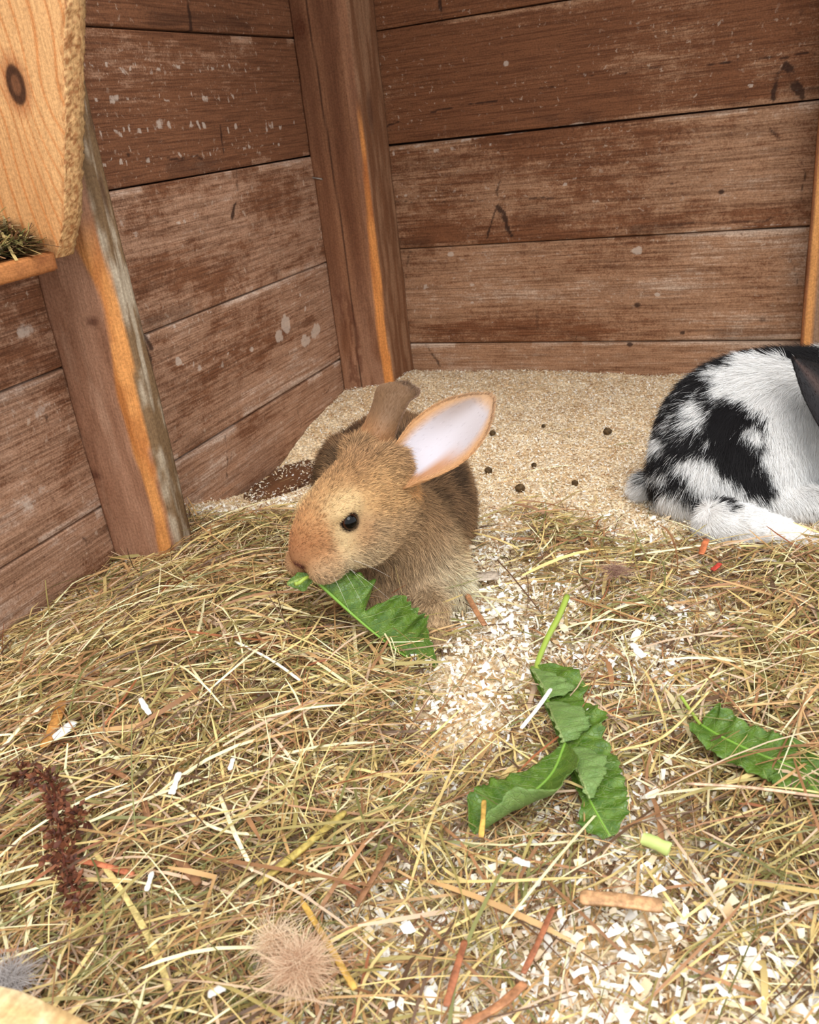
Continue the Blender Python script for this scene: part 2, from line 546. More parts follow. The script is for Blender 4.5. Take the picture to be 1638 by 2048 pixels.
# boarded floor below the bedding
V, F = box((-.02, -1.25, -.065), (1.0, .02, -.038))
U = np.linspace(0, 1, 3)
fx, fy = np.meshgrid(np.linspace(-.0, 1.0, 200), np.linspace(-1.25, .0, 250))
fc = lin(96, 64, 42) * (.45 + 1.1 * fbm(n3(fx * 30, fy * 8), 4, 3))[..., None]
fz = -.036 - .003 * (np.abs(((fx + .05) / .11) % 1 - .5) > .485)
ii = np.arange(fx.size).reshape(fx.shape)
floor = mesh('floor', np.vstack([np.stack([fx, fy, fz], -1).reshape(-1, 3), V]),
             np.vstack([np.stack([ii[:-1, :-1], ii[:-1, 1:], ii[1:, 1:], ii[1:, :-1]], -1).reshape(-1, 4), F + fx.size]), M_piney,
             col=np.vstack([fc.reshape(-1, 3), np.tile(lin(92, 56, 34), (8, 1))]), origin=(0, 0, -.045))
tag(floor, kind='structure')

# unseen roof added over the back to shade the upper walls
V, F = box((-.02, -0.50, .752), (1.0, .03, .775))
tag(mesh('shade_roof', V, F, M_shade_roof, col=lin(120, 80, 52), smooth=False), kind='structure')


# ------------------------------------------------------------------ timbers
def post(name, x0, x1, y0, y1, z0, z1, ch, colfn, seed, dz=.003, parent=None, mt=None, lean=0.0):
    """square timber with one worn corner at (x1, y0); section walked from the back left corner"""
    def seg(a, b, n):
        return [tuple(np.array(a) + (np.array(b) - a) * i / n) for i in range(n)]
    n1 = max(4, int((x1 - x0) / .0025))
    n2 = max(4, int((y1 - y0) / .003))
    pr = seg((x0, y1), (x0, y0), 6) + seg((x0, y0), (x1 - ch, y0), n1) + seg((x1 - ch, y0), (x1, y0 + ch), 6) + seg((x1, y0 + ch), (x1, y1), n2) + [(x1, y1)]
    pr = np.array(pr)
    zs = np.arange(z0, z1, dz)
    Z, I = np.meshgrid(zs, np.arange(len(pr)), indexing='ij')
    X = pr[I, 0]
    Y = pr[I, 1]
    cx, cy = (x0 + x1) / 2, (y0 + y1) / 2
    d = (fbm(n3(X * 40, Y * 40, Z * 14), 4, seed) - .5) * .004
    s = np.minimum(1, .6 + np.abs(X - cx))
    X = X + (X - cx) / (x1 - x0) * 2 * d * s
    Y = Y + (Y - cy) / (y1 - y0) * 2 * d
    X = X + lean * (Z - z0)
    C = colfn(X, Y, Z, I / (len(pr) - 1), pr[I])
    nz, npf = X.shape
    i = np.arange(nz * npf).reshape(nz, npf)
    F = [tuple(q) for q in np.stack([i[:-1, :-1], i[:-1, 1:], i[1:, 1:], i[1:, :-1]], -1).reshape(-1, 4)]
    F += [(i[a, -1], i[a, 0], i[a + 1, 0], i[a + 1, -1]) for a in range(nz - 1)]
    F.append(tuple(i[-1, :]))
    F.append(tuple(i[0, ::-1]))
    return mesh(name, np.stack([X, Y, Z], -1).reshape(-1, 3), F, mt or M_postz, col=C.reshape(-1, 3), parent=parent)


def mixc(a, b, t):
    return a + (b - a) * np.asarray(t)[..., None]


def post_left_col(X, Y, Z, t, pr):
    front = lin(172, 130, 104)
    c = mixc(front, lin(138, 96, 72), sstep(.35, .75, fbm(n3(X * 25, Y * 25, Z * 7), 4, 5)))
    c = mixc(c, lin(182, 145, 120), .6 * sstep(.55, .8, fbm(n3(X * 120, Y * 60, Z * 25), 4, 8)))
    side = mixc(lin(118, 92, 64), lin(172, 156, 134), sstep(.5, .68, fbm(n3(X * 120, Y * 220, Z * 30), 4, 9)))
    side = mixc(side, lin(80, 52, 34), .7 * sstep(.5, .7, fbm(n3(X * 20, Y * 90, Z * 18), 4, 10)))
    w = (fbm(n3(Z * 14, 0 * Z, 3), 3, 4) - .5) * .02
    u = pr[..., 0] + (pr[..., 1] + .61)        # grows round the worn corner
    edge = .060 + w * .6 - .016 * sstep(.24, .33, Z) + .004 * np.sin(Z * 30)
    org = sstep(edge - .002, edge + .002, u) * sstep(.0815 + w, .079 + w, u) * sstep(.34, .27, Z + w)
    c = mixc(c, side, sstep(.078, .082, u + w * .3))
    c = mixc(c, mixc(lin(205, 140, 78), lin(178, 112, 58), sstep(.4, .7, fbm(n3(X * 90, Y * 90, Z * 30), 3, 12))), org)
    for kx, kz, r in ((.050, .232, .008), (.004, .085, .009)):
        d = np.hypot((X - kx) * 1.0, (Z - kz) * 1.6)
        c = mixc(c, lin(84, 44, 30), .75 * sstep(r * 1.3, r * .3, d) * (pr[..., 1] < -.6))
    return c


def post_corner_col(X, Y, Z, t, pr):
    c = mixc(lin(150, 104, 74), lin(118, 76, 52), sstep(.3, .7, fbm(n3(X * 60, Y * 30, Z * 5), 4, 15)))
    c = mixc(c, lin(168, 128, 102), .75 * sstep(.22, .0, Z) * sstep(.35, .6, fbm(n3(X * 50, Y * 50, Z * 12), 4, 16)))
    w = (fbm(n3(Z * 12, 0 * Z, 8), 3, 24) - .5) * .014
    crack = sstep(.0016, .0004, np.abs(X - .030 - .003 * np.sin(Z * 9) - w * .1)) * (pr[..., 1] < -.08)
    c = mixc(c, lin(50, 26, 16), .85 * crack)
    u = pr[..., 0] + (pr[..., 1] + .087)
    edge = .0675 + w * .5 + .012 * sstep(.12, .36, Z)
    org = sstep(edge - .002, edge + .002, u) * sstep(.088 + w, .085 + w, u) * sstep(.40, .34, Z + w)
    side = mixc(lin(122, 82, 56), lin(150, 112, 84), sstep(.4, .7, fbm(n3(X * 50, Y * 120, Z * 16), 4, 17)))
    c = mixc(c, side, sstep(.084, .088, u))
    c = mixc(c, mixc(lin(206, 134, 70), lin(166, 98, 50), sstep(.35, .7, fbm(n3(X * 90, Y * 90, Z * 20), 3, 12))), org)
    kx, kz = .012, .480
    d = np.hypot((X - kx), (Z - kz) * .9)
    c = mixc(c, lin(92, 48, 28), (.55 * sstep(.017, .004, d) + .25 * (np.sin(d * 1100) > .2) * (d < .02)) * (pr[..., 1] < -.08))
    c = mixc(c, lin(70, 36, 24), .6 * sstep(.012, .004, np.hypot(Y + .05, (Z - .375) * .35)) * (pr[..., 0] > .078))
    # darker bark rim on the lower left of the front
    br = sstep(.012, .009, np.abs(X - .018 - .01 * np.sin(Z * 22))) * sstep(.18, .12, Z) * sstep(.6, .4, np.abs(fbm(n3(Z * 40, X * 100, 2), 3, 19) - .5) * 6)
    c = mixc(c, lin(92, 48, 30), .55 * br)
    return c


def post_right_col(X, Y, Z, t, pr):
    c = mixc(lin(150, 95, 58), lin(118, 72, 44), sstep(.3, .7, fbm(n3(X * 60, Y * 60, Z * 6), 4, 35)))
    u = pr[..., 0]
    c = mixc(c, lin(205, 145, 85), sstep(.6235, .6250, u) * sstep(.634, .632, u) * (pr[..., 1] < -.02) * sstep(.42, .36, Z))
    c = mixc(c, lin(140, 112, 90), sstep(.632, .634, u) * (pr[..., 1] < -.02) * sstep(.42, .36, Z))
    return c


p = post('wooden_post', .0012, .078, -.610, -.581, -.037, .745, .014, post_left_col, 41)
tag(p, 'weathered square timber post with bright orange worn edge standing below the hay rack', 'post')
p = post('wooden_post', .0012, .079, -.087, -.0012, -.037, .745, .012, post_corner_col, 42)
tag(p, 'tall brown timber post standing in the corner between the two boarded walls', 'post')
p = post('wooden_post', .6205, .69, -.040, -.0012, -.037, .745, .003, post_right_col, 43)
tag(p, 'narrow timber post on the back wall above the black and white rabbit', 'post')

# wire staple on the corner post
def tube(pts, r, n=8, closed=False, taper=None):
    pts = np.asarray(pts, float)
    T = np.gradient(pts, axis=0)
    T /= np.linalg.norm(T, axis=1)[:, None] + 1e-12
    ref = np.array([0, 0, 1.0]) if abs(T[0][2]) < .9 else np.array([1.0, 0, 0])
    S = np.cross(T, ref)
    S /= np.linalg.norm(S, axis=1)[:, None] + 1e-12
    Nn = np.cross(S, T)
    a = np.linspace(0, 2 * np.pi, n, endpoint=False)
    rr = np.broadcast_to(r, (len(pts),))
    V = pts[:, None] + rr[:, None, None] * (np.cos(a)[None, :, None] * S[:, None] + np.sin(a)[None, :, None] * Nn[:, None])
    m = len(pts)
    i = np.arange(m * n).reshape(m, n)
    j = np.roll(i, -1, axis=1)
    F = [tuple(q) for q in np.stack([i[:-1], j[:-1], j[1:], i[1:]], -1).reshape(-1, 4)]
    F += [tuple(i[0, ::-1]), tuple(i[-1])]
    return V.reshape(-1, 3), F


def spline(pts, n):
    pts = np.asarray(pts, float)
    m = len(pts)
    t = np.linspace(0, m - 1, n)
    P = np.vstack([2 * pts[0] - pts[1], pts, 2 * pts[-1] - pts[-2]])
    i = np.minimum(t.astype(int), m - 2)
    f = (t - i)[:, None]
    a, b, c, d = P[i], P[i + 1], P[i + 2], P[i + 3]
    return .5 * ((2 * b) + (-a + c) * f + (2 * a - 5 * b + 4 * c - d) * f * f + (-a + 3 * b - 3 * c + d) * f ** 3)


a, b = hit(612, 352, 1, -.0885), hit(642, 358, 1, -.0885)
V, F = tube(spline([a + (-.002, .003, .003), a, (a + b) / 2 + (0, -.002, 0), b, b + (0, .003, -.001)], 14), .0011, 8)
wire = NB('grey_wire')
wire.b.inputs['Base Color'].default_value = (*lin(150, 140, 130), 1)
wire.b.inputs['Metallic'].default_value = .6
wire.b.inputs['Roughness'].default_value = .5
tag(mesh('wire_staple', V, F, wire.m), 'short grey wire staple stuck in the side of the corner post', 'staple')

# ------------------------------------------------------------------ hay rack (top left)
RY = -.655
rack = empty('hay_rack', (0.0, RY, .285))
tag(rack, 'pale pine hay rack with a knotted end panel fixed to the left wall', 'hay rack')


def R(px, py):
    p = hit(px, py, 1, RY)
    return p[0], p[2]


# outline of the end panel, bottom to top, as (z, x_right)
prof = [R(112, 517), R(121, 480), R(128, 430), R(131, 250), R(129, 140), R(132, 0)]
zz = np.array([q[1] for q in prof])
xx = np.array([q[0] for q in prof])
ztop = .62
zz = np.append(zz, ztop)
xx = np.append(xx, xx[-1] + .004)
zs = np.arange(zz[0], ztop, .0012)
xr = np.interp(zs, zz, xx)
kx, kz = R(32, 170)
th = .020
nu = 110
Uc = np.linspace(0, 1, nu)
Z, Uu = np.meshgrid(zs, Uc, indexing='ij')
X = .0015 + (xr[:, None] - .0015) * Uu


def pine(X, Z):
    d = np.hypot((X - kx), (Z - kz) * .62)
    s = X + .24 * (Z - .3) + .014 * np.exp(-((Z - kz + .01) / .035) ** 2) * np.tanh((X - kx) / .012) + .010 * np.tanh((X - kx) / .02) * np.exp(-(Z - kz + .05) ** 2 / .004)
    s = s + (fbm(n3(X * 25, Z * 8), 3, 51) - .5) * .010
    g = np.sin(s * 2 * np.pi / .0145)
    c = mixc(lin(212, 164, 112), lin(192, 138, 88), sstep(.2, .9, fbm(n3(X * 14, Z * 7), 3, 52)))
    c = mixc(c, lin(190, 118, 62), .75 * sstep(.72, 1.0, g))
    c = mixc(c, lin(150, 80, 42), .55 * sstep(.017, .009, d))
    c = mixc(c, lin(58, 34, 22), .95 * sstep(.0095, .0075, d))
    c = mixc(c, lin(120, 78, 52), .8 * sstep(.0048, .0035, d))
    return c


cf = pine(X, Z)
cf = mixc(cf, lin(168, 108, 60), .6 * sstep(.955, .985, Uu + (fbm(n3(Z * 90, X * 60), 3, 55) - .5) * .05) * sstep(.45, .6, fbm(n3(X * 500, Z * 300), 3, 57)))
ne = 14
Ze, We = np.meshgrid(zs, np.linspace(0, 1, ne), indexing='ij')
xe = xr[:, None] + (fbm(n3(We * 9, Ze * 420), 4, 53) - .5) * .0035 + .0012 * np.sin(We * np.pi)
ye = RY + th * We + (fbm(n3(We * 3 + 50, Ze * 120), 3, 58) - .5) * .0016
ce = mixc(lin(206, 162, 110), lin(156, 104, 62), sstep(.42, .66, fbm(n3(We * 12, Ze * 500), 4, 56)))
ce = mixc(ce, lin(150, 122, 84), sstep(.55, 1.0, We + (fbm(n3(Ze * 60, We), 3, 59) - .5) * .5) * .6)
G = np.concatenate([np.stack([X, np.full_like(X, RY), Z], -1)[:, :-1], np.stack([xe, ye, Ze], -1)], 1)
CC = np.concatenate([cf[:, :-1], ce], 1)
G = np.concatenate([G, np.stack([np.full(len(zs), .0015), np.full(len(zs), RY + th), zs], -1)[:, None]], 1)
CC = np.concatenate([CC, np.tile(lin(190, 145, 95), (len(zs), 1, 1))], 1)
nz, nc = G.shape[:2]
i = np.arange(nz * nc).reshape(nz, nc)
j = np.roll(i, -1, 1)
Fq = [tuple(q) for q in np.stack([i[:-1], j[:-1], j[1:], i[1:]], -1).reshape(-1, 4)]
Fq += [tuple(i[0, ::-1]), tuple(i[-1])]
mesh('end_panel', G.reshape(-1, 3), Fq, M_pine, parent=rack, col=CC.reshape(-1, 3))


def board(name, lo, hi, c1, c2, seed, mt, parent, n=.003, rough=.0012, **kw):
    """box with subdivided, slightly uneven faces"""
    lo, hi = np.array(lo, float), np.array(hi, float)
    V, F, base = [], [], 0
    for ax in range(3):
        o1, o2 = [k for k in range(3) if k != ax]
        n1 = max(3, int((hi[o1] - lo[o1]) / n) + 2)
        n2 = max(3, int((hi[o2] - lo[o2]) / n) + 2)
        A, Bq = np.meshgrid(np.linspace(lo[o1], hi[o1], n1), np.linspace(lo[o2], hi[o2], n2), indexing='ij')
        for s, v in ((0, lo[ax]), (1, hi[ax])):
            P = np.zeros(A.shape + (3,))
            P[..., ax] = v
            P[..., o1] = A
            P[..., o2] = Bq
            i = base + np.arange(A.size).reshape(A.shape)
            f = np.stack([i[:-1, :-1], i[1:, :-1], i[1:, 1:], i[:-1, 1:]], -1).reshape(-1, 4)
            if (s == 0) != (ax == 1): f = f[:, ::-1]
            V.append(P.reshape(-1, 3))
            F.append(f)
            base += A.size
    V = np.vstack(V)
    c = (lo + hi) / 2
    half = (hi - lo) / 2
    q = (V - c) / half
    V = V - (q * (np.abs(q) > .999)) * ((np.abs(q) > .999).sum(1) > 1)[:, None] * .0012
    V = V + (np.stack([fbm(V * 90, 3, seed), fbm(V * 90, 3, seed + 1), fbm(V * 90, 3, seed + 2)], -1) - .5) * rough
    C = mixc(c1, c2, sstep(.35, .7, fbm(V * 45, 4, seed + 3)))
    return mesh(name, V, np.vstack(F), mt, parent=parent, col=C, **kw)


lx, lz = R(108, 520)
board('front_rail', (lx - .026, -.98, .284), (lx + .004, RY - .0002, .2985), lin(188, 124, 72), lin(150, 92, 52), 60, M_piney, rack)
board('trough_floor', (.0015, -.98, .286), (lx - .027, RY - .0002, .296), lin(170, 120, 76), lin(130, 86, 54), 61, M_piney, rack)

# ------------------------------------------------------------------ bedding
def ground(x, y):
    x = np.asarray(x, float)
    y = np.asarray(y, float)
    z = (fbm(n3(x * 7, y * 7), 3, 71) - .5) * .012 - .001
    z = z + .006 * sstep(-.14, .0, y)
    z = z - .050 * np.exp(-((x - .035) / .075) ** 2 - ((y + .33) / .12) ** 2)
    z = z + .016 * np.exp(-((x - .22) / .16) ** 2 - ((y + .82) / .16) ** 2)
    z = z + .012 * np.exp(-((x - .66) / .12) ** 2 - ((y + .60) / .10) ** 2)
    z = z - .017 * sstep(.17, .02, x) * sstep(-.50, -.60, y)
    z = z + .012 * np.exp(-((x - .06) / .05) ** 2 - ((y + .06) / .06) ** 2)
    return z


def haydens(x, y):
    nz = (fbm(n3(x * 9, y * 9), 3, 81) - .5) * .10
    d = sstep(-.475, -.545, y + nz * .5 + .02 * sstep(.2, .05, x) - .05 * np.exp(-((x - .40) / .06) ** 2))
    ch = polyd(x, y, [(.36, -.50), (.385, -.60), (.405, -.68), (.43, -.77)])
    d = d * (1 - .93 * sstep(.06, .024, ch + nz * .25))
    patch = sstep(.44, .62, fbm(n3(x * 16, y * 16), 3, 82))
    right = sstep(.38, .46, x)
    d = d * (1 - right * (.45 + .35 * patch) * sstep(.62, .56, x - .2 * (y + .7) * 0 + nz * .3 + .0) )
    d = d * (1 - .74 * np.exp(-((x - .61) / .10) ** 2 - ((y + .94) / .09) ** 2))
    return np.clip(d, 0, 1)


gx, gy = np.meshgrid(np.linspace(.0005, .999, 420), np.linspace(-1.245, -.0008, 520))
gz = ground(gx, gy) + (fbm(n3(gx * 160, gy * 160), 2, 72) - .5) * .003
hd = haydens(gx, gy)
gc = mixc(lin(232, 212, 178), lin(212, 184, 144), sstep(.3, .7, fbm(n3(gx * 60, gy * 60), 3, 73)))
gc = mixc(gc, lin(120, 88, 52), sstep(.3, .9, hd) * .85)
i = np.arange(gx.size).reshape(gx.shape)
bed = mesh('wood_shavings', np.stack([gx, gy, gz], -1).reshape(-1, 3), np.stack([i[:-1, :-1], i[:-1, 1:], i[1:, 1:], i[1:, :-1]], -1).reshape(-1, 4), M_bed, col=gc.reshape(-1, 3), origin=(0, 0, 0))
tag(bed, 'pale cream wood shavings spread over the hutch floor', 'shavings', kind='stuff')
BED = bed


def frames(d):
    up = np.array([0, 0, 1.0])
    s = np.cross(d, up)
    s /= np.linalg.norm(s, axis=-1, keepdims=True) + 1e-9
    n = np.cross(s, d)
    return s, n


def flakes(x, y, ln, wd, colr, lift, tiltdeg, curl):
    n = len(x)
    az = rng.uniform(0, 2 * np.pi, n)
    tl = rng.normal(0, np.radians(tiltdeg), n)
    d = np.stack([np.cos(az) * np.cos(tl), np.sin(az) * np.cos(tl), np.sin(tl)], -1)
    s, nn = frames(d)
    ro = rng.normal(0, np.radians(tiltdeg * 1.2), n)[:, None]
    s2 = s * np.cos(ro) + nn * np.sin(ro)
    n2 = -s * np.sin(ro) + nn * np.cos(ro)
    c = np.stack([x, y, np.maximum(ground(x, y), -.0355) + lift], -1)
    t = np.array([-1, 0, 1.0])
    mid = c[:, None] + d[:, None] * (t[None, :, None] * ln[:, None, None] / 2) + n2[:, None] * ((1 - t[None, :, None] ** 2) * (curl * ln)[:, None, None])
    taper = 1 - .35 * rng.random((n, 3)) * np.array([1, 0, 1])
    a = mid + s2[:, None] * (wd[:, None] * taper / 2)[..., None]
    b = mid - s2[:, None] * (wd[:, None] * taper / 2)[..., None]
    V = np.stack([a, b], 2).reshape(n, 6, 3) + rng.normal(0, 1, (n, 6, 3)) * (wd * .16)[:, None, None]
    V[..., 0] = np.maximum(V[..., 0], .0012)
    V[..., 1] = np.minimum(V[..., 1], -.0012)
    i = (np.arange(n) * 6)[:, None]
    F = np.concatenate([i + np.array([[0, 2, 3, 1]]), i + np.array([[2, 4, 5, 3]])], 1).reshape(-1, 4)
    return V.reshape(-1, 3), F, np.repeat(colr, 6, axis=0)


def pick(n, cols, w):
    w = np.array(w, float)
    w /= w.sum()
    k = rng.choice(len(cols), n, p=w)
    c = np.array(cols)[k]
    return c * rng.uniform(.86, 1.12, (n, 1))


FLC = [lin(240, 224, 194), lin(250, 241, 222), lin(228, 204, 168), lin(208, 178, 136), lin(253, 250, 242), lin(172, 128, 88)]
# fine dust-like flakes at the back, coarser ones forward
N = 150000
x = rng.uniform(.003, .95, N)
y = rng.uniform(-.70, -.002, N)
k = rng.random(N) < (1 - .9 * sstep(.05, .012, ground(x, y) * -1 - .0) * 0) * (1 - .8 * haydens(x, y))
bare = np.exp(-((x - .035) / .06) ** 2 - ((y + .34) / .085) ** 2)
k &= rng.random(N) > bare * .97
x, y = x[k], y[k]
n = len(x)
fine = flakes(x, y, rng.uniform(.0015, .0042, n), rng.uniform(.0006, .0016, n), pick(n, FLC, [4, 4, 3, 1.2, 1.6, .3]), rng.uniform(0, .003, n), 24, rng.uniform(-.1, .25, n))
N = 90000
x = rng.uniform(.003, .95, N)
y = rng.uniform(-1.2, -.45, N)
k = rng.random(N) < np.clip(sstep(-.40, -.62, y), 0, 1)
x, y = x[k], y[k]
n = len(x)
big = flakes(x, y, rng.uniform(.0018, .0065, n) * rng.choice([.7, 1, 1.3], n), rng.uniform(.0008, .0032, n), pick(n, FLC, [2.5, 4, 1.2, .5, 4.5, .2]), rng.uniform(0, .009, n), 30, rng.uniform(-.1, .3, n))
N = 9500
x = rng.uniform(.2, .93, N)
y = rng.uniform(-1.15, -.50, N)
k = rng.random(N) < .12 + .8 * np.exp(-((x - .62) / .12) ** 2 - ((y + .94) / .12) ** 2) + .35 * np.exp(-((x - .42) / .05) ** 2 - ((y + .70) / .10) ** 2)
x, y = x[k], y[k]
n = len(x)
wh = flakes(x, y, rng.uniform(.003, .0095, n), rng.uniform(.0012, .0048, n), pick(n, FLC, [1.5, 4, .5, .2, 7, .1]), rng.uniform(.004, .015, n), 26, rng.uniform(-.2, .35, n))
big = (np.vstack([big[0], wh[0]]), np.vstack([big[1], wh[1] + len(big[0])]), np.vstack([big[2], wh[2]]))
V = np.vstack([fine[0], big[0]])
F = np.vstack([fine[1], big[1] + len(fine[0])])
fl_ob = mesh('wood_shavings', V, F, M_flake, col=np.vstack([fine[2], big[2]]), origin=(0, 0, 0), smooth=False)
tag(fl_ob, 'loose cream wood flakes lying on top of the bedding', 'shavings', kind='stuff')

# ---- hay
HC = [lin(218, 192, 128), lin(240, 226, 178), lin(156, 140, 84), lin(194, 154, 104), lin(162, 118, 82), lin(126, 124, 74), lin(156, 96, 62), lin(208, 178, 148), lin(104, 78, 58)]
HW = [4.2, 3.2, 3.4, 3.4, 2.6, 1.6, .4, 2.0, 2.2]


def hay(N, lmin, lmax, wmin, wmax, liftmax, reg, dens=None, cw=HW, tilt=7, az=None, seg=6, zmul=1.0):
    x = rng.uniform(reg[0], reg[1], N)
    y = rng.uniform(reg[2], reg[3], N)
    k = rng.random(N) < (haydens(x, y) if dens is None else dens(x, y))
    x, y = x[k], y[k]
    n = len(x)
    ln = lmin + (lmax - lmin) * rng.random(n) ** 2
    wd = wmin + (wmax - wmin) * rng.random(n) ** 2.2
    a = rng.uniform(0, 2 * np.pi, n)
    if az is not None:
        a = np.where(rng.random(n) < az[1], az[0] + rng.normal(0, .35, n), a)
    tl = rng.normal(0, np.radians(tilt), n)
    ca = rng.normal(0, .40, n)                     # bend in the plane
    kink = np.where(rng.random(n) < .16, rng.normal(0, .9, n), 0)
    t = np.linspace(0, 1, seg)
    h = a[:, None] + ca[:, None] * (t - .5) + kink[:, None] * (t > rng.uniform(.25, .75, n)[:, None])
    st = ln[:, None] / (seg - 1)
    dx = np.cos(h) * st * np.cos(tl)[:, None]
    dy = np.sin(h) * st * np.cos(tl)[:, None]
    X = np.cumsum(dx, 1)
    Y = np.cumsum(dy, 1)
    X += (x - X.mean(1))[:, None]
    Y += (y - Y.mean(1))[:, None]
    lift = rng.random(n) ** .8 * liftmax
    hdn = (haydens(x, y) * .8 + .2) * (.35 + .65 * sstep(.0, .13, x))
    Z = ground(X, Y) + .0015 + (lift * hdn)[:, None] * zmul + np.sin(tl)[:, None] * (t - .5) * ln[:, None] + (rng.uniform(-.03, .10, n) * ln)[:, None] * (1 - (2 * t - 1) ** 2)
    P = np.stack([X, Y, Z], -1)
    P[..., 0] = np.maximum(P[..., 0], .003)
    P[..., 1] = np.minimum(P[..., 1], -.003)
    T = np.gradient(P, axis=1)
    T /= np.linalg.norm(T, axis=-1, keepdims=True) + 1e-9
    s, nn = frames(T)
    ro = (rng.normal(0, .7, n)[:, None] + rng.normal(0, .5, n)[:, None] * t)[..., None]
    s = s * np.cos(ro) + nn * np.sin(ro)
    wp = np.clip(np.minimum(1, .35 + 3.0 * (1 - t)), 0, 1) * np.minimum(1, .55 + 4 * t)
    w = wd[:, None] * wp
    V = np.stack([P + s * w[..., None] / 2, P - s * w[..., None] / 2], 2)
    V[..., 0] = np.maximum(V[..., 0], .0013)
    V[..., 2] = np.maximum(V[..., 2], -.034)
    V = V.reshape(-1, 3)
    b = (np.arange(n) * seg * 2)[:, None, None] + (np.arange(seg - 1) * 2)[None, :, None]
    F = (b + np.array([0, 2, 3, 1])).reshape(-1, 4)
    c = pick(n, HC, cw)
    deep = (lift / liftmax)
    c = c[:, None, :] * (1 + .12 * rng.normal(0, 1, (n, seg, 1)))
    C = np.repeat(c[:, :, None, :], 2, axis=2).reshape(-1, 3)
    return V, F, np.clip(C, 0.01, .95)


REG = (.003, .93, -1.17, -.43)
parts = [
    hay(70000, .010, .055, .0006, .0016, .016, REG),
    hay(30000, .02, .10, .0006, .0019, .022, REG),
    hay(3000, .03, .12, .0012, .0034, .022, REG, tilt=6),
    hay(9000, .04, .13, .0006, .0016, .025, REG, az=(math.radians(55), .75)),
    hay(900, .03, .10, .0005, .0013, .035, REG, tilt=24),
    hay(9000, .006, .03, .0004, .001, .01, (.003, .93, -1.1, -.30), dens=lambda x, y: sstep(-.30, -.62, y) * .6),
    hay(260, .02, .07, .0005, .0011, .004, (.1, .93, -.62, -.18), dens=lambda x, y: np.ones_like(x), tilt=3),
    hay(160, .02, .09, .0006, .0013, .02, (.003, .10, -.8, -.5), dens=lambda x, y: np.ones_like(x), tilt=28),
]
V, F, C, b = [], [], [], 0
for v, f, c in parts:
    V.append(v)
    F.append(f + b)
    C.append(c)
    b += len(v)
hay_ob = mesh('hay', np.vstack(V), np.vstack(F), M_straw, col=np.vstack(C), origin=(0, 0, 0), smooth=False)
tag(hay_ob, 'thick tangle of dry golden and green hay covering the front of the floor', 'hay', kind='stuff')

# hay lying in the rack
def rackhay(n):
    x = rng.uniform(.004, lx - .006, n)
    y = rng.uniform(-.96, RY - .002, n)
    a = rng.uniform(0, 2 * np.pi, n)
    ln = rng.uniform(.01, .045, n)
    t = np.linspace(-.5, .5, 4)
    d = np.stack([np.cos(a), np.sin(a), rng.normal(0, .3, n)], -1)
    c = np.stack([x, y, .2995 + rng.random(n) * .030 * np.clip((lx + .01 - x) / .05, .2, 1)], -1)
    P = c[:, None] + d[:, None] * (t[None, :, None] * ln[:, None, None])
    P[..., 0] = np.clip(P[..., 0], .003, None)
    P[..., 1] = np.clip(P[..., 1], None, RY - .0022)
    P[..., 2] = np.clip(P[..., 2], .2992, .36)
    s, nn = frames(d)
    w = rng.uniform(.0004, .0013, n)[:, None, None]
    V = np.stack([P + s[:, None] * w, P - s[:, None] * w], 2).reshape(-1, 3)
    b = (np.arange(n) * 8)[:, None, None] + (np.arange(3) * 2)[None, :, None]
    F = (b + np.array([0, 2, 3, 1])).reshape(-1, 4)
    return V, F, np.repeat(pick(n, HC, [2, 1, 4, 3, 3, 4, .2, 1, 4]) * .8, 8, axis=0)


V, F, C = rackhay(5000)
tag(mesh('hay', V, F, M_straw, col=C, smooth=False), 'dusty loose hay lying in the wooden rack', 'hay', kind='stuff')

# ------------------------------------------------------------------ bodies: smooth union of rounded volumes, turned into one surface
def unit(v):
    v = np.asarray(v, float)
    return v / np.linalg.norm(v)


BASIS = np.stack([GR, GF, ZZ])


class Body:
    def __init__(s):
        s.p = []

    def ell(s, c, r, B=BASIS, k=.010, neg=False):
        s.p.append(('e', np.asarray(c, float), np.asarray(r, float), np.asarray(B, float), k, neg))

    def cap(s, a, b, ra, rb, k=.008, neg=False):
        s.p.append(('c', np.asarray(a, float), np.asarray(b, float), (ra, rb), k, neg))

    def field(s, P):
        d = np.full(P.shape[:-1], 1.0)
        for q in s.p:
            if q[0] == 'e':
                _, c, r, B, k, neg = q
                x = (P - c) @ B.T
                k0 = np.linalg.norm(x / r, axis=-1)
                k1 = np.linalg.norm(x / (r * r), axis=-1) + 1e-9
                v = k0 * (k0 - 1) / k1
            else:
                _, a, b, (ra, rb), k, neg = q
                ab = b - a
                t = np.clip(((P - a) @ ab) / (ab @ ab), 0, 1)
                v = np.linalg.norm(P - a - t[..., None] * ab, axis=-1) - (ra + (rb - ra) * t)
            if neg:
                h = np.clip(.5 - .5 * (v + d) / k, 0, 1)
                d = d + (-v - d) * h + k * h * (1 - h)
            else:
                h = np.clip(.5 + .5 * (d - v) / k, 0, 1)
                d = d + (v - d) * h - k * h * (1 - h)
        return d

    def surface(s, lo, hi, res):
        ax = [np.arange(lo[i], hi[i], res) for i in range(3)]
        shp = tuple(len(a) for a in ax)
        f = np.empty(shp)
        for i0 in range(0, shp[0], 16):
            X, Y, Z = np.meshgrid(ax[0][i0:i0 + 16], ax[1], ax[2], indexing='ij')
            f[i0:i0 + 16] = s.field(np.stack([X, Y, Z], -1))
        return nets(f, np.array(lo, float), res)


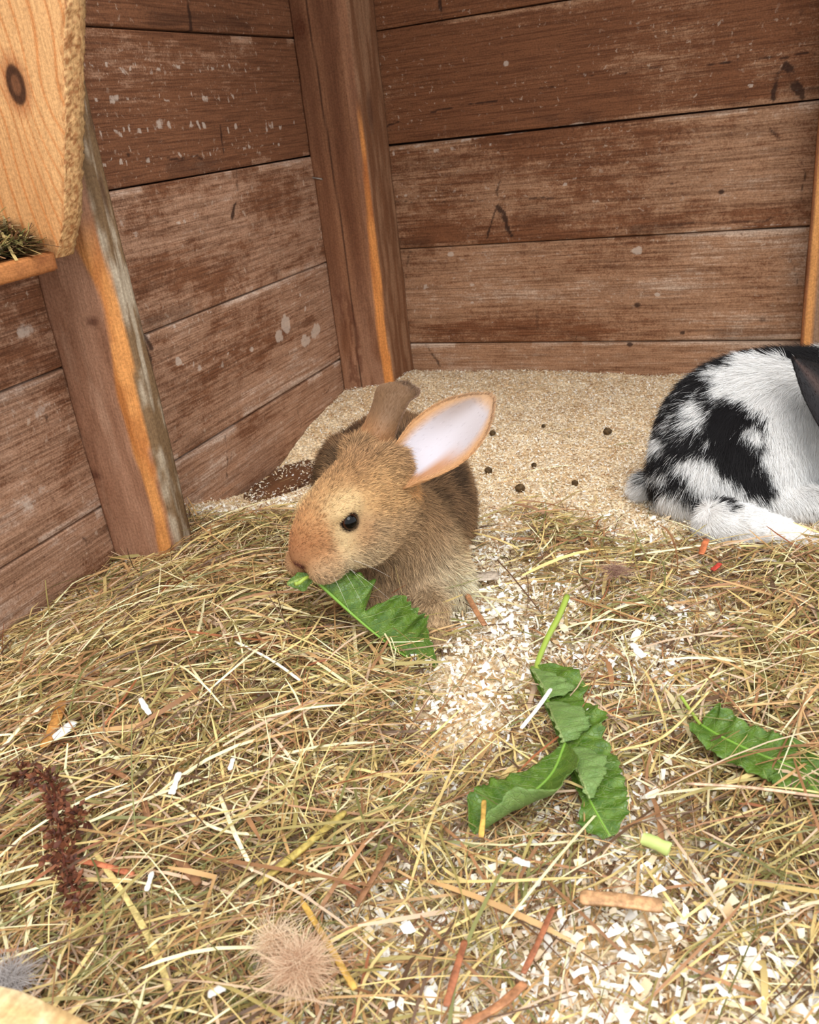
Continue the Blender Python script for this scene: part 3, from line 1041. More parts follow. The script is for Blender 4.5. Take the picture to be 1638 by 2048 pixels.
def nets(f, lo, res):
    sgn = f < 0
    nx, ny, nz = f.shape
    c = np.zeros((nx - 1, ny - 1, nz - 1), int)
    for dx in (0, 1):
        for dy in (0, 1):
            for dz in (0, 1):
                c += sgn[dx:nx - 1 + dx, dy:ny - 1 + dy, dz:nz - 1 + dz]
    I = np.argwhere((c > 0) & (c < 8))
    idx = np.full(c.shape, -1, int)
    idx[tuple(I.T)] = np.arange(len(I))
    acc = np.zeros((len(I), 3))
    cnt = np.zeros(len(I))
    cor = [np.array(q) for q in ((0, 0, 0), (1, 0, 0), (0, 1, 0), (1, 1, 0), (0, 0, 1), (1, 0, 1), (0, 1, 1), (1, 1, 1))]
    for a in range(8):
        for b in range(a + 1, 8):
            if np.abs(cor[a] - cor[b]).sum() != 1: continue
            va = f[tuple((I + cor[a]).T)]
            vb = f[tuple((I + cor[b]).T)]
            m = (va < 0) != (vb < 0)
            t = np.where(m, va / np.where(m, va - vb, 1), 0)
            acc += np.where(m[:, None], cor[a] + t[:, None] * (cor[b] - cor[a]), 0)
            cnt += m
    V = lo + (I + acc / cnt[:, None]) * res
    Fs = []
    for axis in range(3):
        o = [k for k in range(3) if k != axis]
        sl0 = [slice(None)] * 3
        sl1 = [slice(None)] * 3
        sl0[axis] = slice(0, -1)
        sl1[axis] = slice(1, None)
        e = sgn[tuple(sl0)] != sgn[tuple(sl1)]
        E = np.argwhere(e)
        E = E[(E[:, o[0]] > 0) & (E[:, o[1]] > 0) & (E[:, o[0]] < c.shape[o[0]]) & (E[:, o[1]] < c.shape[o[1]])]
        u = np.zeros(3, int)
        v = np.zeros(3, int)
        u[o[0]] = 1
        v[o[1]] = 1
        q = np.stack([idx[tuple((E - u - v).T)], idx[tuple((E - v).T)], idx[tuple(E.T)], idx[tuple((E - u).T)]], 1)
        inside = sgn[tuple(E.T)]
        flip = inside if axis != 1 else ~inside
        q[~flip] = q[~flip][:, ::-1]
        Fs.append(q)
    return V, np.vstack(Fs)


def vnormals(V, F):
    n = np.zeros_like(V)
    a, b, c, d = (V[F[:, i]] for i in range(4))
    fn = np.cross(c - a, d - b)
    for i in range(4):
        np.add.at(n, F[:, i], fn)
    return n / (np.linalg.norm(n, axis=1, keepdims=True) + 1e-12)


def relax(V, F, it=2):
    for _ in range(it):
        s = np.zeros_like(V)
        c = np.zeros(len(V))
        for i in range(4):
            np.add.at(s, F[:, i], V[F[:, (i + 1) % 4]])
            np.add.at(c, F[:, i], 1)
        V = V * .5 + .5 * s / c[:, None]
    return V


def sample(V, F, VN, n):
    T = np.vstack([F[:, [0, 1, 2]], F[:, [0, 2, 3]]])
    A = np.linalg.norm(np.cross(V[T[:, 1]] - V[T[:, 0]], V[T[:, 2]] - V[T[:, 0]]), axis=1)
    k = np.searchsorted(np.cumsum(A) / A.sum(), rng.random(n))
    k = np.minimum(k, len(T) - 1)
    u, v = rng.random(n), rng.random(n)
    m = u + v > 1
    u[m], v[m] = 1 - u[m], 1 - v[m]
    w = np.stack([1 - u - v, u, v], -1)[..., None]
    P = (V[T[k]] * w).sum(1)
    N = (VN[T[k]] * w).sum(1)
    return P, N / (np.linalg.norm(N, axis=1, keepdims=True) + 1e-9)


def shep(P, cps, sig):
    """cps: list of (pos, value vector); gaussian weighted blend"""
    out = np.zeros(P.shape[:-1] + (len(np.atleast_1d(cps[0][1])),))
    tot = np.zeros(P.shape[:-1])
    for q in cps:
        pos, val = q[0], q[1]
        s = q[2] if len(q) > 2 else sig
        d2 = ((P - pos) ** 2).sum(-1)
        w = np.exp(-d2 / (s * s)) / (s * s) * sig * sig + 1e-9 / (1 + d2 * 1e4)
        out += w[..., None] * np.asarray(val, float)
        tot += w
    return out / tot[..., None]


def strands(P, N, flow, length, lay, seg=4, jit=.22, droop=.5, clump=0.0):
    """short hairs leaning along the flow"""
    n = len(P)
    t = flow - (flow * N).sum(-1, keepdims=True) * N
    t /= np.linalg.norm(t, axis=-1, keepdims=True) + 1e-6
    cl = np.stack([fbm(P * 260 + 9 * i, 2, 90 + i) - .5 for i in range(3)], -1) * clump
    d = N * (1 - lay)[:, None] + t * lay[:, None] + rng.normal(0, jit, (n, 3)) + cl
    d += N * np.clip(.15 - (d * N).sum(-1), 0, 1)[:, None]
    d /= np.linalg.norm(d, axis=-1, keepdims=True)
    u = np.linspace(0, 1, seg)
    C = P[:, None] - N[:, None] * .0006 + d[:, None] * (u[None, :, None] * length[:, None, None])
    C += (t * droop - N * .25)[:, None] * ((u ** 2)[None, :, None] * (length * .35)[:, None, None])
    return C


def ear_mesh(base, tip, axis_w, openv, width, prof, cup, bow, th=.0011, nl=46, nw=17, fold=None, w0=.5):
    """ear shell: a tapering trough from base to tip. openv: way the hollow faces, width: half width profile"""
    L = np.linalg.norm(tip - base)
    ax = unit(tip - base)
    ov = unit(openv - (openv @ ax) * ax)
    sd = unit(np.cross(ax, ov))
    t = np.linspace(0, 1, nl)
    w = np.interp(t, prof[0], prof[1]) * width
    w = np.convolve(np.pad(w, 2, mode='edge'), np.ones(5) / 5, mode='valid')
    w[-1] = width * .10
    ce = base + ax * (t * L)[:, None] + ov * (bow * np.sin(np.pi * t))[:, None]
    if fold is not None: ce = ce + fold(t)
    v = np.linspace(-1, 1, nw)
    c = np.interp(t, cup[0], cup[1])
    ang = v[None] * c[:, None]
    rad = w / np.maximum(np.sin(np.minimum(c, 1.5)), .2)
    S = np.sin(ang) * rad[:, None]
    D = (1 - np.cos(ang)) * rad[:, None]
    inner = ce[:, None] + sd * S[..., None] + ov * D[..., None]
    # normals
    du = np.gradient(inner, axis=0)
    dv = np.gradient(inner, axis=1)
    nn = np.cross(du, dv)
    nn /= np.linalg.norm(nn, axis=-1, keepdims=True) + 1e-12
    if (nn[nl // 2, nw // 2] @ ov) < 0: nn = -nn
    thick = th * (1.5 - t[:, None] * .6) * (1 - .75 * np.abs(v[None]) ** 4)
    outer = inner - nn * thick[..., None]
    i = np.arange(nl * nw).reshape(nl, nw)
    j = i + nl * nw
    Fi = np.stack([i[:-1, :-1], i[1:, :-1], i[1:, 1:], i[:-1, 1:]], -1).reshape(-1, 4)
    Fo = np.stack([j[:-1, :-1], j[:-1, 1:], j[1:, 1:], j[1:, :-1]], -1).reshape(-1, 4)
    r1 = np.stack([i[:-1, 0], j[:-1, 0], j[1:, 0], i[1:, 0]], -1)
    r2 = np.stack([i[:-1, -1], i[1:, -1], j[1:, -1], j[:-1, -1]], -1)
    r3 = np.stack([i[-1, :-1], j[-1, :-1], j[-1, 1:], i[-1, 1:]], -1)
    r4 = np.stack([i[0, :-1], i[0, 1:], j[0, 1:], j[0, :-1]], -1)
    V = np.vstack([inner.reshape(-1, 3), outer.reshape(-1, 3)])
    F = np.vstack([Fi, Fo, r1, r2, r3, r4])
    VN = np.vstack([nn.reshape(-1, 3), -nn.reshape(-1, 3)])
    # make winding agree
    fn = np.cross(V[Fi[len(Fi) // 2]][2] - V[Fi[len(Fi) // 2]][0], V[Fi[len(Fi) // 2]][3] - V[Fi[len(Fi) // 2]][1])
    if fn @ nn[nl // 2, nw // 2] < 0: F = F[:, ::-1]
    T2 = np.repeat(t, nw)
    V2 = np.tile(v, nl)
    info = np.vstack([np.stack([T2, V2, np.ones_like(T2)], -1), np.stack([T2, V2, -np.ones_like(T2)], -1)])
    return V, F, VN, info, ax


def sphere(c, r, nu=24, nv=16, B=np.eye(3)):
    a = np.linspace(0, 2 * np.pi, nu, endpoint=False)
    b = np.linspace(0, np.pi, nv)
    A, Bb = np.meshgrid(a, b)
    r = np.broadcast_to(np.asarray(r, float), (3,))
    P = np.stack([np.sin(Bb) * np.cos(A) * r[0], np.sin(Bb) * np.sin(A) * r[1], np.cos(Bb) * r[2]], -1) @ B + c
    i = np.arange(nu * nv).reshape(nv, nu)
    j = np.roll(i, -1, 1)
    return P.reshape(-1, 3), np.stack([i[:-1], i[1:], j[1:], j[:-1]], -1).reshape(-1, 4)


M_eye = NB('dark_eye')
M_eye.l(M_eye.attr().outputs['Color'], M_eye.b.inputs['Base Color'])
M_eye.b.inputs['Roughness'].default_value = .06
M_eye.b.inputs['Coat Weight'].default_value = .0
M_eye.b.inputs['Specular IOR Level'].default_value = .22
M_eye.b.inputs['Coat Roughness'].default_value = .02
M_eye = M_eye.m

M_ear = simple('ear_skin', .5, .3, trans=.25)


def eye_part(c, r, out, fwd, parent):
    """eyeball with brown iris ring and black pupil looking along out"""
    out = unit(out)
    a = unit(fwd - (fwd @ out) * out)
    B = np.stack([a, np.cross(out, a), out])
    V, F = sphere(c, (r, r, r), 32, 24, B)
    d = ((V - c) @ out) / r
    col = np.where((d > .66)[:, None], lin(5, 4, 4), np.where((d > .45)[:, None], lin(52, 26, 15), lin(14, 9, 8)))
    e = mesh('eye', V, F, M_eye, parent=parent, col=col)
    return e


# ------------------------------------------------------------------ brown rabbit
HS = 1.05
HO = at(706, 1016, .587)


def C3(r, u, t):
    return RT * r + UP * u - FW * t


hn = unit(C3(-.66, -.50, .56))
hsd = C3(.62, -.12, .62)
hs = unit(hsd - (hsd @ hn) * hn)
hu = np.cross(hn, hs)
HB = np.stack([hn, hs, hu])


def hl(x, y, z):
    return HO + HS * (hn * x + hs * y + hu * z)


def toh(P):
    return ((P - HO) @ HB.T) / HS


b = Body()
g0 = at(790, 1200, .66)
# trunk
b.ell(at(790, 965, .775), (.063, .062, .064), k=.02)
b.ell(at(800, 1010, .735), (.062, .066, .060), k=.02)
b.ell(at(872, 1010, .725), (.028, .048, .048), k=.02)
b.ell(at(700, 990, .730), (.028, .048, .052), k=.02)
b.ell(at(812, 1100, .665), (.036, .050, .050), k=.022)
b.ell(at(808, 1155, .630), (.029, .034, .044), k=.02)
b.ell(at(770, 1060, .635), (.034, .04, .036), k=.02)
# front legs and paws
pw1 = fl(872, 1266, .010)
b.cap(at(850, 1180, .620), pw1 + ZZ * .008 + GF * .014, .017, .0105, k=.012)
b.ell(pw1, (.0105, .017, .009), k=.006)
pw2 = fl(742, 1262, .010)
b.cap(at(770, 1180, .615), pw2 + ZZ * .006 + GF * .02, .019, .012, k=.015)
b.ell(pw2, (.012, .020, .010), k=.008)
# hind feet
hf = fl(908, 1174, .012)
b.cap(at(878, 1090, .70), hf + GF * .012 + ZZ * .004, .020, .013, k=.012)
b.ell(hf, (.014, .026, .013), k=.01)
hf2 = fl(690, 1150, .011)
b.cap(at(700, 1080, .70), hf2 + GF * .02, .022, .014, k=.015)
b.ell(hf2, (.014, .03, .013), k=.01)
b.ell(at(770, 930, .845), (.020, .020, .018), k=.012)      # tail
# head
HE = lambda c, r, **kw: b.ell(hl(*c), np.array(r) * HS, B=HB, **kw)
HE((-.012, 0, .005), (.035, .028, .028), k=.014)
HE((.014, 0, .003), (.032, .0225, .0235), k=.012)
HE((.034, 0, -.006), (.024, .0180, .0185), k=.010)
HE((.0480, 0, -.0075), (.0110, .0105, .0105), k=.004)
HE((.0430, .0122, -.0172), (.0155, .0122, .0116), k=.0018)
HE((.0430, -.0122, -.0172), (.0155, .0122, .0116), k=.0018)
HE((.032, 0, -.0275), (.016, .0105, .0085), k=.004)
HE((.005, .015, -.018), (.028, .0145, .0190), k=.012)
HE((.005, -.015, -.018), (.028, .0145, .0190), k=.012)
HE((.019, .0185, .0135), (.013, .0065, .0045), k=.007)
HE((.019, -.0185, .0135), (.013, .0065, .0045), k=.007)
HE((-.032, .0140, .019), (.013, .011, .012), k=.012)
HE((-.034, -.0165, .022), (.014, .012, .014), k=.012)
b.cap(hl(-.024, 0, -.006), at(800, 1085, .655), .027, .038, k=.02)
EY = (.0215, .0208, .0055)
for sg in (1, -1):
    HE((EY[0], (EY[1] + .006) * sg, EY[2]), (.0068, .0045, .0060), k=.002, neg=True)
    b.cap(hl(.0575, .001 * sg, -.0145), hl(.0545, .0052 * sg, -.0085), .0011 * HS, .0009, k=.002, neg=True)
b.cap(hl(.060, 0, -.0145), hl(.052, 0, -.0245), .0012, .0012, k=.002, neg=True)
V0, F0 = b.surface((.14, -.82, -.004), (.46, -.40, .20), .0019)
V0 = relax(V0, F0, 1)
N0 = vnormals(V0, F0)
if (N0 * (V0 - V0.mean(0))).sum() < 0:
    F0 = F0[:, ::-1]
    N0 = -N0

# ears: near one wide open to the viewer, far one seen from its back with the tip rolled over
eb1 = at(797, 955, .590)
et1 = at(981, 794, .645)
E1 = ear_mesh(eb1 - (et1 - eb1) * .05, et1, None, C3(-.12, .12, .98), .0245, ([0, .08, .2, .38, .55, .72, .86, .95, 1], [.44, .56, .78, .98, 1.0, .86, .58, .30, .10]), ([0, .2, .5, 1], [1.4, 1.0, .62, .4]), -.004)
eb2 = hl(-.036, -.012, .028)
et2 = at(786, 762, .640)


def fold2(t):
    q = sstep(.80, 1.0, t)
    return (GR * .009 * q[:, None] - ZZ * .004 * (q ** 2)[:, None] - GF * .0 * q[:, None])


E2 = ear_mesh(eb2 - (et2 - eb2) * .05, et2, None, C3(.35, -.05, -.93), .0155, ([0, .1, .3, .55, .78, .9, .97, 1], [1.0, 1.0, .88, .82, .92, .95, .80, .45]), ([0, .3, 1], [1.4, 1.2, .9]), .004, fold=fold2)


def fur_brown(P, N, var=True):
    """coat colour by place on the animal"""
    h = toh(P)
    c = shep(P, [
        (at(640, 900, .80), lin(104, 70, 44)), (at(700, 850, .80), lin(110, 72, 44)), (at(830, 850, .82), lin(118, 80, 50)),
        (at(900, 950, .76), lin(130, 92, 60)), (at(920, 1010, .74), lin(146, 106, 70)), (at(880, 1030, .70), lin(134, 96, 66)),
        (at(860, 960, .70), lin(140, 98, 64)), (at(900, 1110, .70), lin(158, 116, 78)),
        (at(850, 1080, .64), lin(166, 122, 82)), (at(820, 1180, .62), lin(172, 130, 92)), (at(760, 1210, .61), lin(166, 128, 94)),
        (pw1, lin(196, 156, 116)), (pw2, lin(190, 150, 112)), (hf, lin(244, 220, 188), .030), (hf + GF * .03 + ZZ * .012, lin(205, 165, 120), .02),
        (at(800, 1010, .66), lin(168, 122, 80)),
    ], .035)
    hc = shep(h, [
        (np.array([.054, 0, -.001]), lin(158, 92, 48), .011), (np.array([.046, .010, -.006]), lin(170, 108, 60), .008), (np.array([.046, -.010, -.006]), lin(170, 108, 60), .008), (np.array([.040, 0, .006]), lin(186, 126, 74)),
        (np.array([.045, .012, -.014]), lin(184, 138, 94), .008), (np.array([.045, -.012, -.014]), lin(190, 132, 82), .008),
        (np.array([.040, .010, -.024]), lin(206, 178, 142), .008), (np.array([.036, 0, -.032]), lin(216, 194, 160), .01),
        (np.array([.020, .0, .022]), lin(190, 138, 86)), (np.array([.0, .0, .034]), lin(170, 120, 74)), (np.array([-.03, .0, .034]), lin(172, 122, 78)),
        (np.array([.022, .018, .016]), lin(206, 164, 114), .008), (np.array([.022, -.018, .016]), lin(206, 164, 114), .008),
        (np.array([.026, .024, -.003]), lin(206, 166, 118), .008), (np.array([.018, .024, -.006]), lin(168, 116, 72), .007),
        (np.array([-.012, .028, .006]), lin(198, 146, 92)), (np.array([-.030, .028, .012]), lin(206, 152, 94)),
        (np.array([.010, .030, -.018]), lin(190, 148, 106)), (np.array([.020, .026, -.026]), lin(196, 162, 124)), (np.array([-.010, .03, -.022]), lin(184, 140, 98)),
        (np.array([.010, -.030, -.018]), lin(180, 138, 98)),
        (np.array([-.035, 0, .0]), lin(176, 126, 82)),
    ], .013)
    m = sstep(1.25, .85, np.linalg.norm((h - np.array([.004, 0, -.004])) / np.array([.058, .036, .040]), axis=-1))
    c = mixc(c, hc, m)
    g = c.mean(-1, keepdims=True)
    c = (c + (g - c) * .14) * 1.08 * np.array([.97, 1.04, .98])
    if var:
        mot = .5 * fbm(P * np.array([150, 150, 90]), 3, 100) + .5 * fbm(P * np.array([55, 55, 45]), 2, 101)
        bodym = (1 - m)
        drk = sstep(.45, .58, mot) * bodym * sstep(.03, .075, P[..., 2]) * sstep(.64, .70, (P - CAM) @ GF)
        c = mixc(c, c * .22, .85 * drk)
        nd = np.linalg.norm((h - np.array([.0585, 0, -.0105])) / np.array([1, 1.3, .8]), axis=-1)
        c = mixc(c, lin(120, 70, 54), .85 * sstep(.0052, .0028, nd))
    return c


def furlen_brown(P):
    h = toh(P)
    base = shep(P, [(at(900, 950, .76), [.012]), (at(700, 880, .78), [.012]), (at(850, 1080, .64), [.011]), (at(820, 1180, .62), [.011]), (hf, [.009]), (pw1, [.005]), (pw2, [.005])], .04)[..., 0]
    hlv = shep(h, [(np.array([.055, 0, -.008]), [.0026], .008), (np.array([.04, 0, .0]), [.0040]), (np.array([.02, 0, .02]), [.0046]), (np.array([-.02, 0, .03]), [.0060]), (np.array([0, .028, -.018]), [.0066]), (np.array([0, -.028, -.018]), [.0066]), (np.array([.02, .022, .006]), [.0028], .009), (np.array([.036, 0, -.03]), [.0034])], .014)[..., 0]
    m = sstep(1.3, .9, np.linalg.norm((h - np.array([.004, 0, -.004])) / np.array([.058, .036, .040]), axis=-1))
    return (base + (hlv - base) * m) * (1 - .22 * m)


def flow_brown(P):
    h = toh(P)
    hf_ = np.stack([-np.ones(len(h)), np.sign(h[:, 1]) * .35 * sstep(0, .02, np.abs(h[:, 1])), -.25 - .4 * sstep(.0, -.02, h[:, 2])], -1) @ HB
    bf = shep(P, [
        (at(815, 1160, .62), GR * .15 - ZZ * 1.0 + GF * .2), (at(770, 1200, .61), -ZZ + GF * .1), (at(870, 1100, .66), GR * .35 - ZZ * .8 + GF * .7),
        (at(900, 980, .72), GR * .15 - ZZ * .65 + GF * .8), (at(800, 850, .80), GF * 1.0 - ZZ * .1), (at(650, 930, .76), -GR * .3 - ZZ * .5 + GF * .8),
        (at(800, 930, .74), GF - ZZ * .1), (pw1, -GF), (pw2, -GF), (hf, -GF * .6 - ZZ * .4), (at(900, 1100, .70), -ZZ + GF * .2),
    ], .04)
    m = sstep(1.35, .95, np.linalg.norm((h - np.array([.004, 0, -.004])) / np.array([.058, .036, .040]), axis=-1))
    return bf + (hf_ - bf) * m[:, None]


rab = empty('brown_rabbit', (.33, -.60, 0.0))
tag(rab, 'young brown rabbit with upright ears eating a green leaf', 'rabbit')
rl = worldloc(rab)

# ear colours
def ear_cols(info, kind):
    t, v, s = info[:, 0], info[:, 1], info[:, 2]
    vv = np.abs(v)
    if kind == 1:
        ins = mixc(lin(206, 198, 204), lin(184, 172, 172), sstep(.35, .9, t + .25 * v))
        ins = mixc(ins, lin(150, 128, 116), .8 * sstep(.25, .8, t) * sstep(.1, -.6, v))
        ins = mixc(ins, lin(190, 140, 104), sstep(.25, .5, v + .0 * t) * sstep(.62, .30, t))
        rim = mixc(lin(202, 154, 108), lin(190, 150, 112), sstep(.5, 1, t))
        ins = mixc(ins, rim, sstep(.60, .88, vv))
        ins = mixc(ins, rim, sstep(.86, .97, t))
        ins = mixc(ins, lin(196, 146, 100), sstep(.17, .08, t))
        out = mixc(lin(196, 142, 92), lin(150, 112, 80), sstep(.3, .9, t))
        return np.where(s[:, None] > 0, ins, out)
    ins = np.tile(lin(150, 118, 96), (len(t), 1))
    out = mixc(lin(168, 122, 82), lin(136, 104, 76), sstep(.15, .6, t))
    out = mixc(out, lin(66, 48, 36), .85 * sstep(.93, 1.0, t + .06 * vv))
    return np.where(s[:, None] > 0, ins, out)


ec1 = ear_cols(E1[3], 1)
ec2 = ear_cols(E2[3], 2)
# one continuous body mesh, ears rooted in the head
nb = len(V0)
bc = fur_brown(V0, N0) * .8
# eye surround dark rim
for sg in (1, -1):
    d = np.linalg.norm((toh(V0) - np.array([EY[0], EY[1] * sg, EY[2]])), axis=1)
    bc = mixc(bc, lin(40, 26, 20), sstep(.0085, .0068, d))
d = np.linalg.norm(toh(V0) - np.array([.057, 0, -.0125]), axis=1)
bc = mixc(bc, lin(92, 50, 44), sstep(.0060, .0035, d))
grv = sstep(-.014, -.018, toh(V0)[:, 2]) * (np.abs(toh(V0)[:, 1]) < .0018) * (toh(V0)[:, 0] > .045)
bc = mixc(bc, lin(70, 38, 32), grv)
Vb = np.vstack([V0, E1[0], E2[0]])
Fb_ = np.vstack([F0, E1[1] + nb, E2[1] + nb + len(E1[0])])
mi = np.concatenate([np.zeros(len(F0)), np.ones(len(E1[1]) + len(E2[1]))])
body = mesh('body', Vb, Fb_, [M_skin, M_ear], parent=rab, col=np.vstack([bc, ec1, ec2]), matidx=mi)


def make_fur(V, F, N, n, colf, lenf, flowf, lay, parent, rad, jit=.2, clump=.5, keep=None, tipdark=.0, bright=.22, lenvar=.35):
    P, Nn = sample(V, F, N, n)
    if keep is not None:
        k = keep(P)
        P, Nn = P[k], Nn[k]
    n = len(P)
    ln = lenf(P) * rng.uniform(1 - lenvar, 1 + lenvar * .5, n)
    fo = flowf(P)
    S = strands(P, Nn, fo, ln, np.full(n, lay), jit=jit, clump=clump)
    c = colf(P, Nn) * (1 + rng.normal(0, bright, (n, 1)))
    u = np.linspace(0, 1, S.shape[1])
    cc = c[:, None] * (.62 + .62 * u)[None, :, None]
    if tipdark:
        k = rng.random(n) < tipdark
        cc[k] = cc[k] * np.array([.9, .8, .5, .3])[None, :, None]
    S[..., 2] = np.maximum(S[..., 2], .0008)
    r = rad * np.array([1, .95, .7, .25])[None] * rng.uniform(.7, 1.2, (n, 1))
    return S, r, np.clip(cc, .004, .95)


def keep_eye(P):
    h = toh(P)
    k = np.ones(len(P), bool)
    for sg in (1, -1):
        e = (h - np.array([EY[0], EY[1] * sg, EY[2]])) / np.array([.0067, .010, .0057])
        k &= np.linalg.norm(e, axis=1) > 1.0
    k &= np.linalg.norm(h - np.array([.0575, 0, -.013]), axis=1) > .0034
    return k & (P[:, 2] > .001)


Nf = 320000
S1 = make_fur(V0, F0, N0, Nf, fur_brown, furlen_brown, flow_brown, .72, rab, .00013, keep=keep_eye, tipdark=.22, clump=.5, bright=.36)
# ear fur, short
earflow = lambda ax: (lambda P: np.tile(ax, (len(P), 1)))


def ear_fur(E, kind, n, ln, inner_keep):
    V, F, VN, info, ax = E
    T = np.vstack([F[:, [0, 1, 2]], F[:, [0, 2, 3]]])
    A = np.linalg.norm(np.cross(V[T[:, 1]] - V[T[:, 0]], V[T[:, 2]] - V[T[:, 0]]), axis=1)
    k = np.minimum(np.searchsorted(np.cumsum(A) / A.sum(), rng.random(n)), len(T) - 1)
    w = rng.dirichlet((1, 1, 1), n)[..., None]
    P = (V[T[k]] * w).sum(1)
    N = (VN[T[k]] * w).sum(1)
    I = (info[T[k]] * w).sum(1)
    c = (ear_cols(info, kind)[T[k]] * w).sum(1)
    keep = (I[:, 2] < 0) | (np.abs(I[:, 1]) > .62) | (I[:, 0] > .86) | (I[:, 0] < .13) | (rng.random(n) < inner_keep)
    P, N, c, I = P[keep], N[keep], c[keep], I[keep]
    N /= np.linalg.norm(N, axis=1, keepdims=True) + 1e-9
    m = len(P)
    L_ = ln * rng.uniform(.6, 1.3, m) * (1 + .8 * sstep(.3, 0, I[:, 0]))
    rimdir = ax[None] + np.sign(I[:, 1:2]) * 0
    S = strands(P, N, np.tile(ax, (m, 1)), L_, np.full(m, .85), jit=.13)
    u = np.linspace(0, 1, 4)
    cc = np.clip(c[:, None] * (1 + rng.normal(0, .16, (m, 1, 1))) * (.72 + .45 * u)[None, :, None], .004, .95)
    return S, .00009 * np.array([1, .95, .7, .25])[None] * np.ones((m, 1)), cc


S2 = ear_fur(E1, 1, 42000, .0034, .10)
S3 = ear_fur(E2, 2, 34000, .0036, .3)
# tuft at the outer base of the near ear
P, Nn = sample(V0, F0, N0, 60000)
k = np.linalg.norm(toh(P) - np.array([-.036, .030, .008]), axis=1) < .011
P, Nn = P[k][:2600], Nn[k][:2600]
tf = np.tile(GR * .9 - ZZ * .55, (len(P), 1))
St = strands(P, Nn, tf, rng.uniform(.006, .015, len(P)), np.full(len(P), .8), jit=.12, clump=.6)
Ct = lin(216, 160, 104)[None, None] * rng.uniform(.8, 1.15, (len(P), 1, 1)) * np.ones((1, 4, 1))
S4 = (St, .00011 * np.array([1, .95, .7, .25])[None] * np.ones((len(P), 1)), Ct)
allS = [S1, S2, S3, S4]
curves('fur', np.vstack([s[0] for s in allS]), np.vstack([np.broadcast_to(s[1], s[0].shape[:2]) for s in allS]), np.vstack([s[2] for s in allS]), M_fur, parent=rab)
# eyes
for sg in (1, -1):
    eye_part(hl(EY[0], (EY[1] + .0004) * sg, EY[2]), .0061 * HS, hs * sg + hn * .25 + hu * .12, hn, rab)
# whiskers
wk = []
for sg in (1, -1):
    for i in range(15):
        r0 = hl(.046 - rng.random() * .012, sg * .016, -.011 - rng.random() * .011)
        d = unit(hs * sg * rng.uniform(.5, 1.0) + hn * rng.uniform(-.5, .35) - hu * rng.uniform(.15, .9))
        ln = rng.uniform(.022, .045)
        u = np.linspace(0, 1, 7)[:, None]
        wk.append(r0 + d * u * ln - ZZ * (u ** 2) * ln * .25)
wk = np.array(wk)
wk[..., 2] = np.maximum(wk[..., 2], .004)
wc = np.where(rng.random((len(wk), 1, 1)) < .55, lin(40, 28, 22), lin(232, 222, 208))
curves('whiskers', wk, .00009 * np.linspace(1, .3, 7)[None], wc, M_fur, parent=rab)
# claws peeking from the paws
for pw in (pw1, pw2):
    for q in (-.007, -.0025, .0025, .007):
        a = pw + GR * q - GF * .018 - ZZ * .004
        V, F = tube(spline([a, a - GF * .003 - ZZ * .0008, a - GF * .0055 - ZZ * .0025], 6), np.linspace(.0009, .0002, 6), 6)
        mesh('claw', V, F, M_skin, parent=rab, col=lin(96, 76, 62))

# ------------------------------------------------------------------ black and white rabbit
b = Body()
b.ell(at(1484, 880, .765), (.078, .060, .077), k=.03)
b.ell(at(1590, 866, .775), (.085, .058, .077), k=.03)
b.ell(at(1440, 940, .735), (.062, .040, .062), k=.02)
b.ell(at(1480, 975, .715), (.052, .030, .046), k=.02)
b.ell(at(1700, 880, .765), (.080, .055, .072), k=.03)
b.ell(at(1790, 930, .750), (.055, .045, .060), k=.03)
b.ell(at(1850, 900, .735), (.042, .032, .034), k=.02)
b.ell(at(1900, 920, .725), (.030, .022, .024), k=.02)
ft = fl(1560, 1074, .014)
hl2 = fl(1440, 1046, .020)
b.cap(hl2, ft, .020, .0155, k=.018)
for q, o in ((-.010, 0), (-.003, .004), (.004, .004), (.011, 0)):
    a = ft + GF * q + GR * (.006 + o)
    b.cap(a, a + GR * .012 - ZZ * .004 - GF * .002, .0072, .0058, k=.003)
b.cap(fl(1500, 1010, .016), fl(1640, 1010, .013), .018, .014, k=.01)
b.cap(at(1760, 960, .74), fl(1720, 1050, .014), .020, .012, k=.015)
b.ell(fl(1700, 1052, .012), (.022, .012, .011), k=.008)
b.ell(at(1306, 968, .770), (.014, .012, .011), k=.010)
V1, F1 = b.surface((.38, -.56, -.004), (.90, -.22, .24), .0027)
V1 = relax(V1, F1, 1)
N1 = vnormals(V1, F1)
if (N1 * (V1 - V1.mean(0))).sum() < 0:
    F1 = F1[:, ::-1]
    N1 = -N1
# coat pattern on the flank, in the animal's own side plane (cm from its hip)
HIP = at(1440, 890, .72)
SR = unit(RT + .0 * UP)
SU = UP
KK = 39.19 * (HIP - CAM) @ FW / FPX * 100 / 39.19 / 3.919      # pattern drawing units to cm


def pat(pts):
    return [((x - 862) * KK, -(y - 980) * KK) for x, y in pts]


